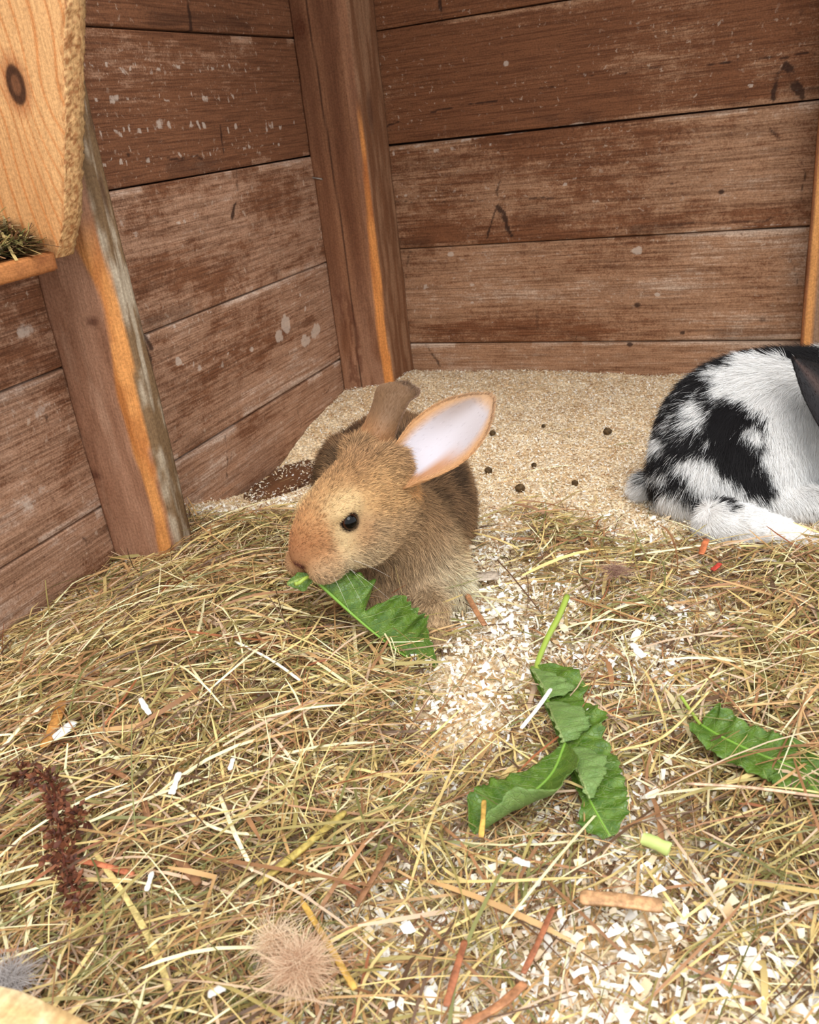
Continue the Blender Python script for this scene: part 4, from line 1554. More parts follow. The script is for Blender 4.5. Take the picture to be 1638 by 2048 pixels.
BLK = pat([(1900, 100), (1640, 60), (1480, 0), (1300, -60), (1100, 0), (800, 120), (560, 300), (380, 480), (260, 700), (200, 950), (260, 1150), (360, 1370), (430, 1340), (520, 1280), (560, 1330), (640, 1400), (700, 1480), (800, 1510), (820, 1400), (700, 1370), (640, 1290), (600, 1150), (520, 1100), (560, 1020), (680, 1040), (780, 1080), (830, 1180), (930, 1270), (1050, 1350), (1170, 1390), (1225, 1270), (1170, 1150), (1080, 1080), (1090, 1000), (1160, 960), (1150, 880), (1190, 760), (1100, 700), (1000, 620), (900, 620), (820, 560), (880, 480), (860, 380), (920, 350), (1000, 360), (1080, 300), (1180, 235), (1400, 275), (1560, 330), (1800, 420)])
WHT = [pat(q) for q in ([(700, 590), (760, 600), (780, 700), (740, 800), (620, 840), (600, 790), (680, 740), (640, 680)], [(400, 850), (490, 850), (475, 950), (390, 1020), (340, 990)], [(1010, 820), (1080, 800), (1140, 870), (1110, 950), (1050, 940), (985, 870)], [(340, 1120), (400, 1180), (385, 1260), (335, 1200)], [(450, 1150), (490, 1170), (480, 1240), (455, 1230)], [(380, 760), (410, 780), (390, 860), (360, 850)], [(540, 730), (580, 740), (540, 800)])]


def inpoly(x, y, pts):
    c = np.zeros(x.shape, bool)
    m = len(pts)
    for i in range(m):
        x1, y1 = pts[i]
        x2, y2 = pts[(i + 1) % m]
        cr = ((y1 > y) != (y2 > y)) & (x < (x2 - x1) * (y - y1) / ((y2 - y1) or 1e-9) + x1)
        c ^= cr
    return c


def fur_bw(P, N):
    q = (P - HIP) * 100
    j = np.stack([fbm(P * 230, 2, 110) - .5, fbm(P * 230, 2, 111) - .5], -1) * .9 + rng.normal(0, .12, (len(P), 2))
    x = q @ SR + j[:, 0]
    y = q @ SU + j[:, 1]
    blk = inpoly(x, y, BLK)
    for w in WHT: blk &= ~inpoly(x, y, w)
    fleck = (fbm(P * np.array([300, 300, 160]), 2, 115) > .70) & (x < -1)
    blk &= ~fleck
    tail = np.linalg.norm(P - at(1296, 965, .77), axis=1) < .020
    blk = np.where(tail, (P[:, 2] > at(1296, 955, .77)[2]) & (rng.random(len(P)) < .6), blk)
    blk |= (x > 13)
    c = np.where(blk[:, None], lin(26, 23, 24), lin(240, 236, 232))
    return c


def flow_bw(P):
    return shep(P, [(at(1480, 740, .78), -GR * 1.0 - ZZ * .25), (at(1360, 820, .76), -GR * .6 - ZZ * .9), (at(1320, 960, .75), -GR * .3 - ZZ), (at(1500, 900, .70), -GR * .45 - ZZ * .9), (at(1440, 1010, .70), GR * .15 - ZZ), (at(1620, 900, .70), -GR * .35 - ZZ * .9), (at(1620, 730, .78), -GR - ZZ * .1), (ft, GR), (hl2, GR * .6 - ZZ * .5), (at(1280, 960, .77), -GR * 1.0 - ZZ * .1)], .05)


def len_bw(P):
    return shep(P, [(at(1480, 740, .78), [.014]), (at(1320, 960, .75), [.015]), (at(1500, 900, .70), [.014]), (at(1440, 1010, .70), [.014]), (at(1540, 1000, .72), [.012]), (ft, [.0042], .03), (hl2, [.008], .02), (at(1290, 960, .77), [.017], .02)], .04)[..., 0]


bw = empty('black_and_white_rabbit', (.62, -.40, 0.0))
tag(bw, 'black and white rabbit crouching with its rump and long white hind foot in view', 'rabbit')
# ear laid back over the shoulder
be = at(1745, 930, .690)
te = at(1590, 722, .700)
E3 = ear_mesh(be, te, None, C3(.35, .1, .9), .034, ([0, .2, .5, .8, .93, 1], [.7, .9, 1.0, .62, .3, .1]), ([0, .3, 1], [1.3, 1.0, .6]), -.004)
ci = E3[3]
c3 = np.where((ci[:, 2] > 0)[:, None], mixc(lin(84, 64, 58), lin(30, 25, 26), sstep(-.1, .35, np.abs(ci[:, 1] - .25))), lin(24, 21, 22))
body = mesh('body', np.vstack([V1, E3[0]]), np.vstack([F1, E3[1] + len(V1)]), [M_skin, M_ear], parent=bw, col=np.vstack([fur_bw(V1, N1) * .85, c3]), matidx=np.concatenate([np.zeros(len(F1)), np.ones(len(E3[1]))]))
S5 = make_fur(V1, F1, N1, 300000, fur_bw, len_bw, flow_bw, .76, bw, .00012, jit=.16, clump=.7, keep=lambda P: P[:, 2] > .001, bright=.05, lenvar=.4)
S5[2][...] = np.minimum(S5[2] / (.62 + .62 * np.linspace(0, 1, 4))[None, :, None] * (.85 + .25 * np.linspace(0, 1, 4))[None, :, None], .9)


def e3fur(n):
    V, F, VN, info, ax = E3
    T = np.vstack([F[:, [0, 1, 2]], F[:, [0, 2, 3]]])
    k = rng.integers(0, len(T), n)
    w = rng.dirichlet((1, 1, 1), n)[..., None]
    P = (V[T[k]] * w).sum(1)
    N = (VN[T[k]] * w).sum(1)
    c = (c3[T[k]] * w).sum(1)
    S = strands(P, N / (np.linalg.norm(N, axis=1, keepdims=True) + 1e-9), np.tile(ax, (n, 1)), rng.uniform(.002, .0045, n), np.full(n, .85), jit=.13)
    return S, .0001 * np.array([1, .95, .7, .25])[None] * np.ones((n, 1)), np.clip(c[:, None] * rng.uniform(.7, 1.5, (n, 1, 1)) * np.ones((1, 4, 1)), .003, .9)


S6 = e3fur(22000)
curves('fur', np.vstack([S5[0], S6[0]]), np.vstack([S5[1], S6[1]]), np.vstack([S5[2], S6[2]]), M_fur, parent=bw)
for q in (-.010, -.003, .004, .011):
    a = ft + GF * q + GR * .022 - ZZ * .005
    V, F = tube(spline([a, a + GR * .003, a + GR * .005 - ZZ * .002], 6), np.linspace(.0009, .0003, 6), 6)
    mesh('claw', V, F, M_skin, parent=bw, col=lin(170, 150, 130))

# ------------------------------------------------------------------ leaves
def leaf_mat(name, c1, c2, vein, rough):
    s = NB(name)
    uvn = s.n('ShaderNodeUVMap')
    sp = s.n('ShaderNodeSeparateXYZ')
    s.l(uvn.outputs[0], sp.inputs[0])
    u, v = sp.outputs[0], sp.outputs[1]
    av = s.math('ABSOLUTE', v)
    wob = s.noise(uvn.outputs[0], .9, 2)
    # side veins run out from the midrib, net veins in between
    ph = s.math('ADD', s.math('SUBTRACT', s.math('MULTIPLY', u, 1.15), s.math('MULTIPLY', av, .75)), s.math('MULTIPLY', wob, .5))
    st = s.math('ABSOLUTE', s.math('SUBTRACT', s.math('FRACT', ph), .5))
    side = s.rng(st, .0, .055, 1, 0)
    mid = s.rng(av, .05, .11, 1, 0)
    vo = s.n('ShaderNodeTexVoronoi', feature='DISTANCE_TO_EDGE')
    vo.inputs['Scale'].default_value = 4.2
    s.l(uvn.outputs[0], vo.inputs['Vector'])
    net = s.rng(vo.outputs['Distance'], .0, .09, 1, 0)
    big = s.noise(uvn.outputs[0], 1.3, 3)
    c = s.mix(s.rng(big, .3, .7), c1, c2)
    vm = s.math('MAXIMUM', s.math('MULTIPLY', side, .55), s.math('MULTIPLY', net, .30))
    vm = s.math('MAXIMUM', vm, mid)
    c = s.mix(s.math('MULTIPLY', vm, .75), c, vein)
    s.l(c, s.b.inputs['Base Color'])
    s.b.inputs['Roughness'].default_value = rough
    s.b.inputs['Specular IOR Level'].default_value = .5
    hgt = s.math('MAXIMUM', side, s.math('MULTIPLY', net, .5))
    s.bump(s.math('SUBTRACT', 1.0, hgt), .6, .001)
    out = s.t.nodes['Material Output']
    tr = s.n('ShaderNodeBsdfTranslucent')
    s.l(c, tr.inputs[0])
    mx = s.n('ShaderNodeMixShader')
    mx.inputs[0].default_value = .22
    s.l(s.b.outputs[0], mx.inputs[1])
    s.l(tr.outputs[0], mx.inputs[2])
    s.l(mx.outputs[0], out.inputs[0])
    return s.m


LF_F = leaf_mat('leaf_front', lin(68, 102, 30), lin(100, 132, 44), lin(168, 186, 100), .34)
LF_B = leaf_mat('leaf_back', lin(104, 134, 66), lin(122, 150, 78), lin(160, 176, 110), .55)
M_stalk = simple('leaf_stalk', .4, .4, color=lin(150, 170, 70))
M_stalk2 = simple('leaf_stalk_green', .4, .4, color=lin(120, 160, 60))


def blade(mid, wl, wr, bl, br, cl, cr, n=90, nw=13, ruf=.0025, frq=60, seed=0, up=ZZ, tooth=.07, roll=0.0):
    """leaf blade. mid: midrib points; wl/wr widths; bl/br starting tilt; cl/cr total curl (radians), each a profile over t"""
    M = spline(mid, n)
    t = np.linspace(0, 1, n)
    T = np.gradient(M, axis=0)
    Lt = np.concatenate([[0], np.cumsum(np.linalg.norm(np.diff(M, axis=0), axis=1))])
    T /= np.linalg.norm(T, axis=1)[:, None]
    S = np.cross(T, up)
    S /= np.linalg.norm(S, axis=1)[:, None]
    Nn = np.cross(S, T)

    def prof(p):
        return np.interp(t, np.linspace(0, 1, len(p)), p) if not isinstance(p, tuple) else np.interp(t, p[0], p[1])
    rr = prof(roll) if not isinstance(roll, float) else np.full(n, roll)
    S, Nn = S * np.cos(rr)[:, None] + Nn * np.sin(rr)[:, None], -S * np.sin(rr)[:, None] + Nn * np.cos(rr)[:, None]
    cols, uvs = [], []
    for sg, w, b0, cu in ((-1, prof(wl), prof(bl), prof(cl)), (1, prof(wr), prof(br), prof(cr))):
        k = np.arange(nw) / (nw - 1)
        to = 1 + tooth * (np.sin(t * frq * 2.1 + seed + sg) * .5 + (fbm(n3(t * 40, sg * 3.0, seed), 3, 120) - .5) * 2)
        wj = w * to
        pos = np.zeros((n, nw, 3))
        pos[:, 0] = M
        for j in range(1, nw):
            ang = b0 + cu * (k[j] - .5 / (nw - 1))
            d = S * (sg * np.cos(ang))[:, None] + Nn * np.sin(ang)[:, None]
            pos[:, j] = pos[:, j - 1] + d * (wj / (nw - 1))[:, None]
        ang = b0[:, None] + cu[:, None] * k[None]
        nrm = Nn[:, None] * np.cos(ang)[..., None] - S[:, None] * (sg * np.sin(ang))[..., None]
        wave = np.sin(t * frq + seed * 1.7 + sg * 2)[:, None] * .6 + (fbm(n3(np.broadcast_to(t[:, None] * 22, (n, nw)), np.broadcast_to(k[None] * 2 + sg, (n, nw)), seed), 3, 130) - .5) * 2.2
        pos += nrm * (wave * ruf * k[None] ** 1.4 * np.clip(w / (w.max() + 1e-9), 0, 1)[:, None])[..., None]
        uv = np.stack([np.broadcast_to(Lt[:, None] * 100, (n, nw)), (wj[:, None] * k[None]) * 100 * sg], -1)
        cols.append(pos)
        uvs.append(uv)
    P = np.concatenate([cols[0][:, ::-1], cols[1][:, 1:]], 1)
    UVv = np.concatenate([uvs[0][:, ::-1], uvs[1][:, 1:]], 1)
    m = P.shape[1]
    i = np.arange(n * m).reshape(n, m)
    F = np.stack([i[:-1, :-1], i[:-1, 1:], i[1:, 1:], i[1:, :-1]], -1).reshape(-1, 4)
    return P.reshape(-1, 3), F, UVv.reshape(-1, 2), M


def add_blade(name, parent, *a, zmin=None, **kw):
    V, F, uv, M = blade(*a, **kw)
    if zmin is not None:
        g = ground(V[:, 0], V[:, 1]) + zmin
        V[:, 2] = np.maximum(V[:, 2], g)
    n = np.cross(V[F[:, 2]] - V[F[:, 0]], V[F[:, 3]] - V[F[:, 1]]).sum(0)
    if n[2] < 0: F = F[:, ::-1]
    o = mesh(name, V, F, [LF_F, LF_B], parent=parent, uv=uv)
    m = o.modifiers.new('thickness', 'SOLIDIFY')
    m.thickness = .00035
    m.offset = -1
    m.material_offset = 1
    m.material_offset_rim = 0
    return o, M


def GP(px, py, z):
    """point a height above the bedding, seen at a pixel"""
    p = fl(px, py, z)
    for _ in range(4):
        p = fl(px, py, z + float(ground(p[0], p[1])) + .013)
    return p


# leaf in the mouth
mo = hl(.050, .001, -.0255)
lf = empty('eaten_leaf', GP(800, 1290, 0))
tag(lf, 'crinkled green leaf hanging from the mouth of the brown rabbit', 'leaf')
midp = [at(622, 1152, .547), at(668, 1195, .541), at(712, 1235, .536), at(760, 1275, .531), at(812, 1313, .527), at(872, 1336, .523)]
wscale = .9 / 2700
add_blade('blade', lf, midp, ([0, .05, .2, .35, .42, .52, .8, .93, 1], [.003, .014, .027, .032, .008, .036, .032, .016, .003]), ([0, .3, .7, 1], [.001, .004, .005, .001]),
          ([0, .40, .5, 1], [.25, .35, .0, .15]), ([0, 1], [-1.6, -1.6]), ([0, .40, .5, 1], [-.9, -1.2, .7, .5]), ([0, 1], [-.8, -.8]), ruf=.0036, frq=55, seed=2, n=110, nw=16, up=unit(-FW + .35 * ZZ), tooth=.09)
M = spline(midp, 30)
V, F = tube(M + unit(-FW) * .0004, np.linspace(.0013, .0004, 30), 8)
mesh('midrib', V, F, M_stalk2, parent=lf)
st = [mo, at(612, 1156, .540), at(598, 1166, .536), at(590, 1168, .534)]
V, F = tube(spline(st, 14), np.linspace(.0012, .0016, 14), 8)
mesh('stalk', V, F, M_stalk, parent=lf)
add_blade('torn_blade', lf, [at(628, 1150, .546), at(600, 1158, .545), at(574, 1168, .544)], [.003, .010, .001], [.001, .005, .001], [.1, .1], [.1, .1], [.4, .4], [-.3, -.3], ruf=.001, frq=14, seed=4, n=30, nw=8, up=unit(-FW))

# long leaf lying on the hay
lg = empty('long_leaf', GP(1150, 1480, 0))
tag(lg, 'long curled green leaf with a pale stalk lying on the hay', 'leaf')
V, F = tube(spline([GP(1134, 1193, .012), GP(1118, 1232, .010), GP(1093, 1280, .008), GP(1074, 1330, .006), GP(1078, 1345, .006)], 26), np.linspace(.0024, .0018, 26), 9)
mesh('stalk', V, F, M_stalk, parent=lg)
midp = [GP(1064, 1336, .006), GP(1085, 1375, .007), GP(1100, 1412, .008), GP(1118, 1455, .008), GP(1132, 1495, .007), GP(1152, 1545, .007), GP(1178, 1598, .006), GP(1198, 1635, .005), GP(1220, 1673, .003)]
add_blade('blade', lg, midp, ([0, .06, .18, .25, .4, .5, .6, .75, .9, 1], [.004, .024, .028, .020, .030, .022, .026, .022, .016, .004]), ([0, .1, .4, .75, .88, 1], [.002, .003, .003, .004, .013, .004]),
          [.12, .12], [-.1, -.1], ([0, .2, .4, .6, 1], [.5, -.4, .5, -.3, .2]), [-.2, .1], ruf=.0032, frq=75, seed=5, n=150, nw=15, zmin=.006)
V, F = tube(spline(midp, 50) + ZZ * .0002, np.linspace(.0015, .0004, 50), 8)
mesh('midrib', V, F, M_stalk2, parent=lg)
# curled over paler folds of the same leaf
for mp, w, sd in (([GP(1064, 1337, .011), GP(1082, 1366, .013), GP(1099, 1396, .012)], ([0, .3, .8, 1], [.003, .013, .021, .010]), 6),
                  ([GP(1094, 1405, .012), GP(1108, 1440, .015), GP(1120, 1466, .015), GP(1127, 1485, .012)], ([0, .2, .6, 1], [.010, .022, .020, .010]), 7),
                  ([GP(1134, 1500, .012), GP(1150, 1530, .015), GP(1164, 1562, .015), GP(1178, 1598, .010)], ([0, .2, .6, 1], [.012, .020, .015, .003]), 9)):
    V, F, uv, M = blade(mp, w, ([0, 1], [.001, .001]), [.30, .30], [-1, -1], [-.75, -.75], [0, 0], ruf=.0018, frq=26, seed=sd, n=60, nw=12)
    n = np.cross(V[F[:, 2]] - V[F[:, 0]], V[F[:, 3]] - V[F[:, 1]]).sum(0)
    if n[2] < 0: F = F[:, ::-1]
    o = mesh('curled_fold', V, F, [LF_B, LF_F], parent=lg, uv=uv)
    m = o.modifiers.new('thickness', 'SOLIDIFY')
    m.thickness = .00035
    m.offset = -1
    m.material_offset = 1

# broad leaf crossing below it
bl_ = empty('broad_leaf', GP(1050, 1600, 0))
tag(bl_, 'broad glossy green leaf with a curled tip touching the long leaf', 'leaf')
midp = [GP(1130, 1487, .012), GP(1105, 1545, .010), GP(1062, 1588, .009), GP(1020, 1615, .008), GP(985, 1640, .006), GP(948, 1668, .004)]
add_blade('blade', bl_, midp, ([0, .12, .35, .6, .75, .9, 1], [.001, .015, .028, .028, .020, .018, .005]), ([0, .12, .35, .55, .72, .88, 1], [.001, .009, .017, .021, .020, .017, .005]),
          ([0, .6, 1], [.35, .3, .5]), ([0, .6, 1], [.1, .2, .5]), ([0, .45, .6, 1], [.5, .9, 1.8, 1.3]), ([0, .6, 1], [-.3, -.2, .9]), ruf=.0016, frq=34, seed=11, n=110, nw=14, zmin=.005, tooth=.05)
V, F = tube(spline(midp, 40) + ZZ * .0001, np.linspace(.0008, .0003, 40), 8)
mesh('midrib', V, F, M_stalk2, parent=bl_)

# leaf at the right edge
rl_ = empty('green_leaf', GP(1520, 1510, 0))
tag(rl_, 'narrow dark green leaf with a thin stalk below the black and white rabbit', 'leaf')
V, F = tube(spline([GP(1362, 1393, .010), GP(1380, 1420, .008), GP(1402, 1450, .006), GP(1418, 1460, .006)], 20), np.linspace(.0011, .0010, 20), 8)
mesh('stalk', V, F, M_stalk, parent=rl_)
midp = [GP(1402, 1450, .006), GP(1432, 1468, .008), GP(1480, 1492, .009), GP(1530, 1513, .009), GP(1575, 1530, .008), GP(1615, 1562, .006), GP(1650, 1600, .004)]
add_blade('blade', rl_, midp, ([0, .05, .12, .25, .5, .75, .9, 1], [.003, .018, .017, .015, .018, .018, .014, .004]), ([0, .05, .14, .25, .5, .75, .9, 1], [.003, .013, .015, .015, .019, .019, .014, .004]),
          ([0, 1], [.3, .2]), ([0, 1], [.2, .25]), ([0, .15, .3, 1], [1.5, .6, .1, -.3]), ([0, .15, .3, 1], [.9, .1, -.3, -.2]), ruf=.0024, frq=48, seed=14, n=110, nw=13, zmin=.005, tooth=.06)
V, F = tube(spline(midp, 40) + ZZ * .0001, np.linspace(.0010, .0003, 40), 8)
mesh('midrib', V, F, M_stalk2, parent=rl_)

# hollow cut piece of stem
def stem_piece(name, pts, r, c, label, wall_=.35):
    P = spline(pts, 16)
    Vo, Fo = tube(P, r, 14)
    m = len(P) * 14
    Vi = []
    Vo = Vo.reshape(len(P), 14, 3)
    Vi = P[:, None] + (Vo - P[:, None]) * (1 - wall_)
    i = np.arange(m).reshape(len(P), 14)
    j = np.roll(i, -1, 1)
    F = [tuple(q) for q in np.stack([i[:-1], j[:-1], j[1:], i[1:]], -1).reshape(-1, 4)]
    F += [tuple(q + m) for q in np.stack([i[:-1], i[1:], j[1:], j[:-1]], -1).reshape(-1, 4)]
    for e in (0, -1):
        F += [(i[e, k], j[e, k], j[e, k] + m, i[e, k] + m) for k in range(14)]
    V = np.vstack([Vo.reshape(-1, 3), Vi.reshape(-1, 3)])
    V = V + (fbm(V * 300, 2, 140)[:, None] - .5) * .0012
    return tag(mesh(name, V, F, simple(name + '_mat', .45, .4, color=c)), label, 'stem')


stem_piece('stem_piece', [GP(1286, 1678, .008), GP(1312, 1686, .008), GP(1340, 1699, .007)], .0032, lin(182, 196, 116), 'short pale green cut stem lying below the long leaf')
stem_piece('stem_piece', [GP(915, 1181, .006), GP(925, 1181, .006), GP(934, 1180, .006)], .0016, lin(110, 150, 70), 'tiny green stem end beside the hind foot of the brown rabbit')

# ------------------------------------------------------------------ strips, stalks and bits that stand out of the hay
def strip(name, pts, w, c, label, cat, th=.0008, z=.011, tw=0.0, mt=None, n=24, group=None):
    P = spline([GP(px, py, z if i % 2 == 0 else z + .001) for i, (px, py) in enumerate(pts)], n)
    T = np.gradient(P, axis=0)
    T /= np.linalg.norm(T, axis=1)[:, None]
    S = np.cross(T, ZZ)
    S /= np.linalg.norm(S, axis=1)[:, None]
    N = np.cross(S, T)
    t = np.linspace(0, 1, n)
    ww = w * (.88 + .3 * (fbm(n3(t * 6, len(label) * 1.0, 0), 3, 150) - .5)) * np.minimum(1, .72 + 6 * np.minimum(t, 1 - t))
    if name == 'wood_flake': ww = ww * (1 + 1.1 * (fbm(n3(t * 14, len(label) * 1.3, 0), 3, 152) - .5))
    ca, sa = math.cos(tw), math.sin(tw)
    S, N = S * ca + N * sa, -S * sa + N * ca
    nx_ = 7
    a = np.linspace(-1, 1, nx_)
    top = P[:, None] + S[:, None] * (a[None, :, None] * (ww / 2)[:, None, None]) + N[:, None] * ((.07 * w * (1 - a ** 2))[None, :, None])
    bot = top - N[:, None] * th
    i = np.arange(n * nx_).reshape(n, nx_)
    j = i + n * nx_
    F = np.vstack([np.stack([i[:-1, :-1], i[:-1, 1:], i[1:, 1:], i[1:, :-1]], -1).reshape(-1, 4), np.stack([j[:-1, :-1], j[1:, :-1], j[1:, 1:], j[:-1, 1:]], -1).reshape(-1, 4),
                   np.stack([i[:-1, 0], i[1:, 0], j[1:, 0], j[:-1, 0]], -1), np.stack([i[:-1, -1], j[:-1, -1], j[1:, -1], i[1:, -1]], -1),
                   np.stack([i[0, :-1], j[0, :-1], j[0, 1:], i[0, 1:]], -1), np.stack([i[-1, :-1], i[-1, 1:], j[-1, 1:], j[-1, :-1]], -1)])
    V = np.vstack([top.reshape(-1, 3), bot.reshape(-1, 3)])
    C = np.asarray(c)[None] * (.75 + .5 * fbm(V * np.array([200, 200, 200]), 3, 151))[:, None]
    return tag(mesh(name, V, F, mt or M_strip, col=C, smooth=False), label, cat, group)


OR, RU, BR, OC = lin(172, 118, 80), lin(150, 92, 62), lin(134, 94, 64), lin(190, 150, 74)
PA, TN, GN, PK = lin(240, 226, 184), lin(190, 146, 104), lin(160, 148, 78), lin(214, 178, 148)
strip('wood_strip', [(1160, 1792), (1240, 1798), (1325, 1810)], .0085, TN, 'broad flat tan wood strip lying on the hay below the cut stem', 'wood strip', th=.0015)
strip('bark_strip', [(1107, 1813), (1078, 1880), (1046, 1946)], .0030, RU, 'thin rust red bark strip leaning below the broad tan strip', 'bark strip')
strip('bark_strip', [(930, 1880), (912, 1940), (892, 2012)], .0036, RU, 'dark rust bark strip running down to the bottom edge of the hay', 'bark strip')
strip('bark_strip', [(1050, 1965), (1000, 2008), (925, 2052)], .0042, OR, 'orange brown curved bark strip at the bottom edge of the photo', 'bark strip')
strip('bark_strip', [(934, 1188), (950, 1218), (970, 1250)], .0048, lin(164, 116, 80), 'short brown bark strip in front of the brown rabbit hind foot', 'bark strip', z=.006)
strip('bark_strip', [(188, 1534), (222, 1540), (258, 1557)], .0036, BR, 'brown bark strip right of the dark seed stalk top', 'bark strip')
strip('bark_strip', [(286, 1592), (292, 1620), (302, 1660)], .0040, BR, 'short upright brown bark piece in the left hay', 'bark strip')
strip('bark_strip', [(338, 1700), (365, 1728), (398, 1766)], .0050, BR, 'stubby brown twig piece with a frayed upper end in the left hay', 'bark strip', th=.002)
strip('bark_strip', [(86, 1716), (180, 1724), (268, 1748)], .0036, lin(190, 112, 78), 'long reddish strip crossing the dark seed stalk', 'bark strip')
strip('dried_grass', [(124, 1402), (108, 1450), (88, 1494)], .0078, lin(176, 124, 64), 'wide brown dried blade standing near the left wall', 'dried blade')
strip('straw_stalk', [(604, 1802), (655, 1885), (710, 1978)], .0034, OC, 'straight ochre straw stalk above the fluffy seed head', 'straw')
strip('straw_stalk', [(690, 1622), (610, 1690), (512, 1768)], .0042, lin(178, 156, 84), 'thick olive straw stalk with a node at its lower end', 'straw', th=.0018)
strip('bark_strip', [(784, 1690), (752, 1745), (712, 1812)], .0032, BR, 'slender brown strip below the middle of the hay', 'bark strip')
strip('straw_stalk', [(190, 1705), (255, 1800), (310, 1900), (342, 1990)], .0034, lin(206, 184, 120), 'long straw stalk running from the dark seed stalk to the bottom edge', 'straw')
strip('straw_stalk', [(439, 1590), (470, 1668), (506, 1742)], .0026, PA, 'pale straight straw stalk left of the thick olive stalk', 'straw')
strip('straw_stalk', [(0, 1500), (42, 1452), (86, 1408)], .0034, PA, 'pale thick straw stalk touching the left edge of the photo', 'straw')
strip('straw_stalk', [(1102, 1377), (1075, 1415), (1042, 1456)], .0026, lin(250, 246, 232), 'short white straw lying across the folded top of the long leaf', 'straw', z=.024)
strip('straw_stalk', [(1372, 1566), (1500, 1574), (1640, 1592)], .0018, PK, 'thin pinkish straw crossing below the narrow dark green leaf', 'straw', z=.018)
strip('straw_stalk', [(968, 1600), (966, 1636), (962, 1674)], .0030, OC, 'short ochre straw standing over the curled tip of the broad leaf', 'straw', z=.018)
strip('straw_stalk', [(942, 1184), (965, 1182), (988, 1182)], .0016, PA, 'short white straw next to the brown rabbit hind foot', 'straw', z=.006)
strip('straw_stalk', [(340, 1600), (430, 1655), (520, 1670)], .0020, PA, 'pale curved straw in the middle of the left hay', 'straw')
strip('straw_stalk', [(470, 1282), (540, 1318), (600, 1360)], .0022, lin(248, 240, 214), 'bright white straw below the brown rabbit chin in the hay', 'straw')
strip('straw_stalk', [(1240, 1500), (1330, 1470), (1420, 1380)], .0018, lin(214, 188, 124), 'thin golden straw between the long leaf and the narrow leaf', 'straw')
strip('wood_strip', [(1508, 1120), (1536, 1118), (1562, 1122)], .0050, lin(206, 196, 184), 'small pale wood chip below the white hind foot', 'wood chip', z=.004)
strip('wood_strip', [(1402, 1108), (1410, 1086), (1414, 1078)], .0055, lin(184, 106, 66), 'small orange wood chip left of the white hind foot', 'wood chip', z=.006)
strip('wood_strip', [(1424, 1140), (1434, 1132), (1440, 1126)], .0045, lin(180, 62, 48), 'tiny red wood chip in the hay below the white hind foot', 'wood chip', z=.006)
strip('wood_strip', [(922, 1146), (955, 1152), (996, 1150)], .016, lin(176, 160, 142), 'grey flat wood chip beside the brown rabbit hind foot', 'wood chip', z=-.002)  # added flat piece in place of a bare patch of floor

for px, py, dx, dy, w, lab in ((126, 1460, 20, -16, .0085, 'greyish white wood flake lying beside the wide brown dried blade'),
                               (290, 1412, 10, 16, .0040, 'white split wood flake above the middle of the left hay'),
                               (350, 1566, -8, 22, .0038, 'slanting white wood flake left of the pale straight straw'),
                               (462, 1528, -4, 12, .0030, 'small bright white wood flake in the middle of the hay'),
                               (298, 1762, -6, 20, .0028, 'narrow white wood flake right of the dark seed stalk'),
                               (434, 1978, 18, -10, .0042, 'white ragged wood flake left of the pinkish seed plume'),
                               (1044, 1722, 16, 6, .0040, 'white curled wood flake above the broad tan strip'),
                               (1276, 1300, 12, 14, .0060, 'pale yellow wood flake in the hay right of the green leaf stalk'),
                               (1190, 1420, 16, 2, .0036, 'white flat wood flake right of the pale curled fold of the long leaf'),
                               (1258, 1912, 20, 8, .0048, 'bent white wood flake below the broad tan strip')):
    strip('wood_flake', [(px - dx, py - dy), (px, py + 2), (px + dx, py + dy)], w, lin(248, 244, 234), lab, 'wood shaving', z=.013, n=14, mt=M_flake)

# droppings
base_d = None
for k, (px, py, r, lab) in enumerate([(1215, 863, .0052, 'dark round dropping nearest to the black and white rabbit back'), (985, 866, .0040, 'small dark dropping right of the open ear of the brown rabbit'),
                                      (977, 941, .0044, 'dark dropping just right of the brown rabbit shoulder'), (1040, 976, .0052, 'larger dark dropping in the middle of the pale shavings'),
                                      (1150, 966, .0036, 'small dark dropping between the two rabbits nearest the tail'), (1068, 930, .0030, 'tiny dropping half sunk above the larger middle one'),
                                      (1087, 852, .0028, 'faint small dropping near the back of the pale shavings')]):
    p = fl(px, py, .003)
    p = fl(px, py, float(ground(p[0], p[1])) + .004)
    V, F = sphere(np.zeros(3), r, 18, 12)
    V = V * np.array([1, .92, .85]) * (1 + (fbm(V * 500 + k * 7, 3, 160)[:, None] - .5) * .35)
    V = V + p
    tag(mesh('dropping', V, F, M_dark, col=mixc(lin(62, 46, 30), lin(104, 82, 52), fbm(V * 600, 2, 161))), lab, 'dropping', 'droppings on the shavings')

# dark seed stalk
ss = empty('seed_stalk', GP(120, 1640, 0))
tag(ss, 'dark red brown dried seed stalk lying in the hay by the left wall', 'seed stalk')
sp_ = spline([GP(70, 1538, .018), GP(104, 1570, .020), GP(112, 1620, .020), GP(122, 1680, .019), GP(132, 1740, .017), GP(158, 1805, .014)], 60)
V, F = tube(sp_, np.linspace(.0010, .0005, 60), 7)
mesh('stem', V, F, M_strip, parent=ss, col=lin(90, 44, 30))


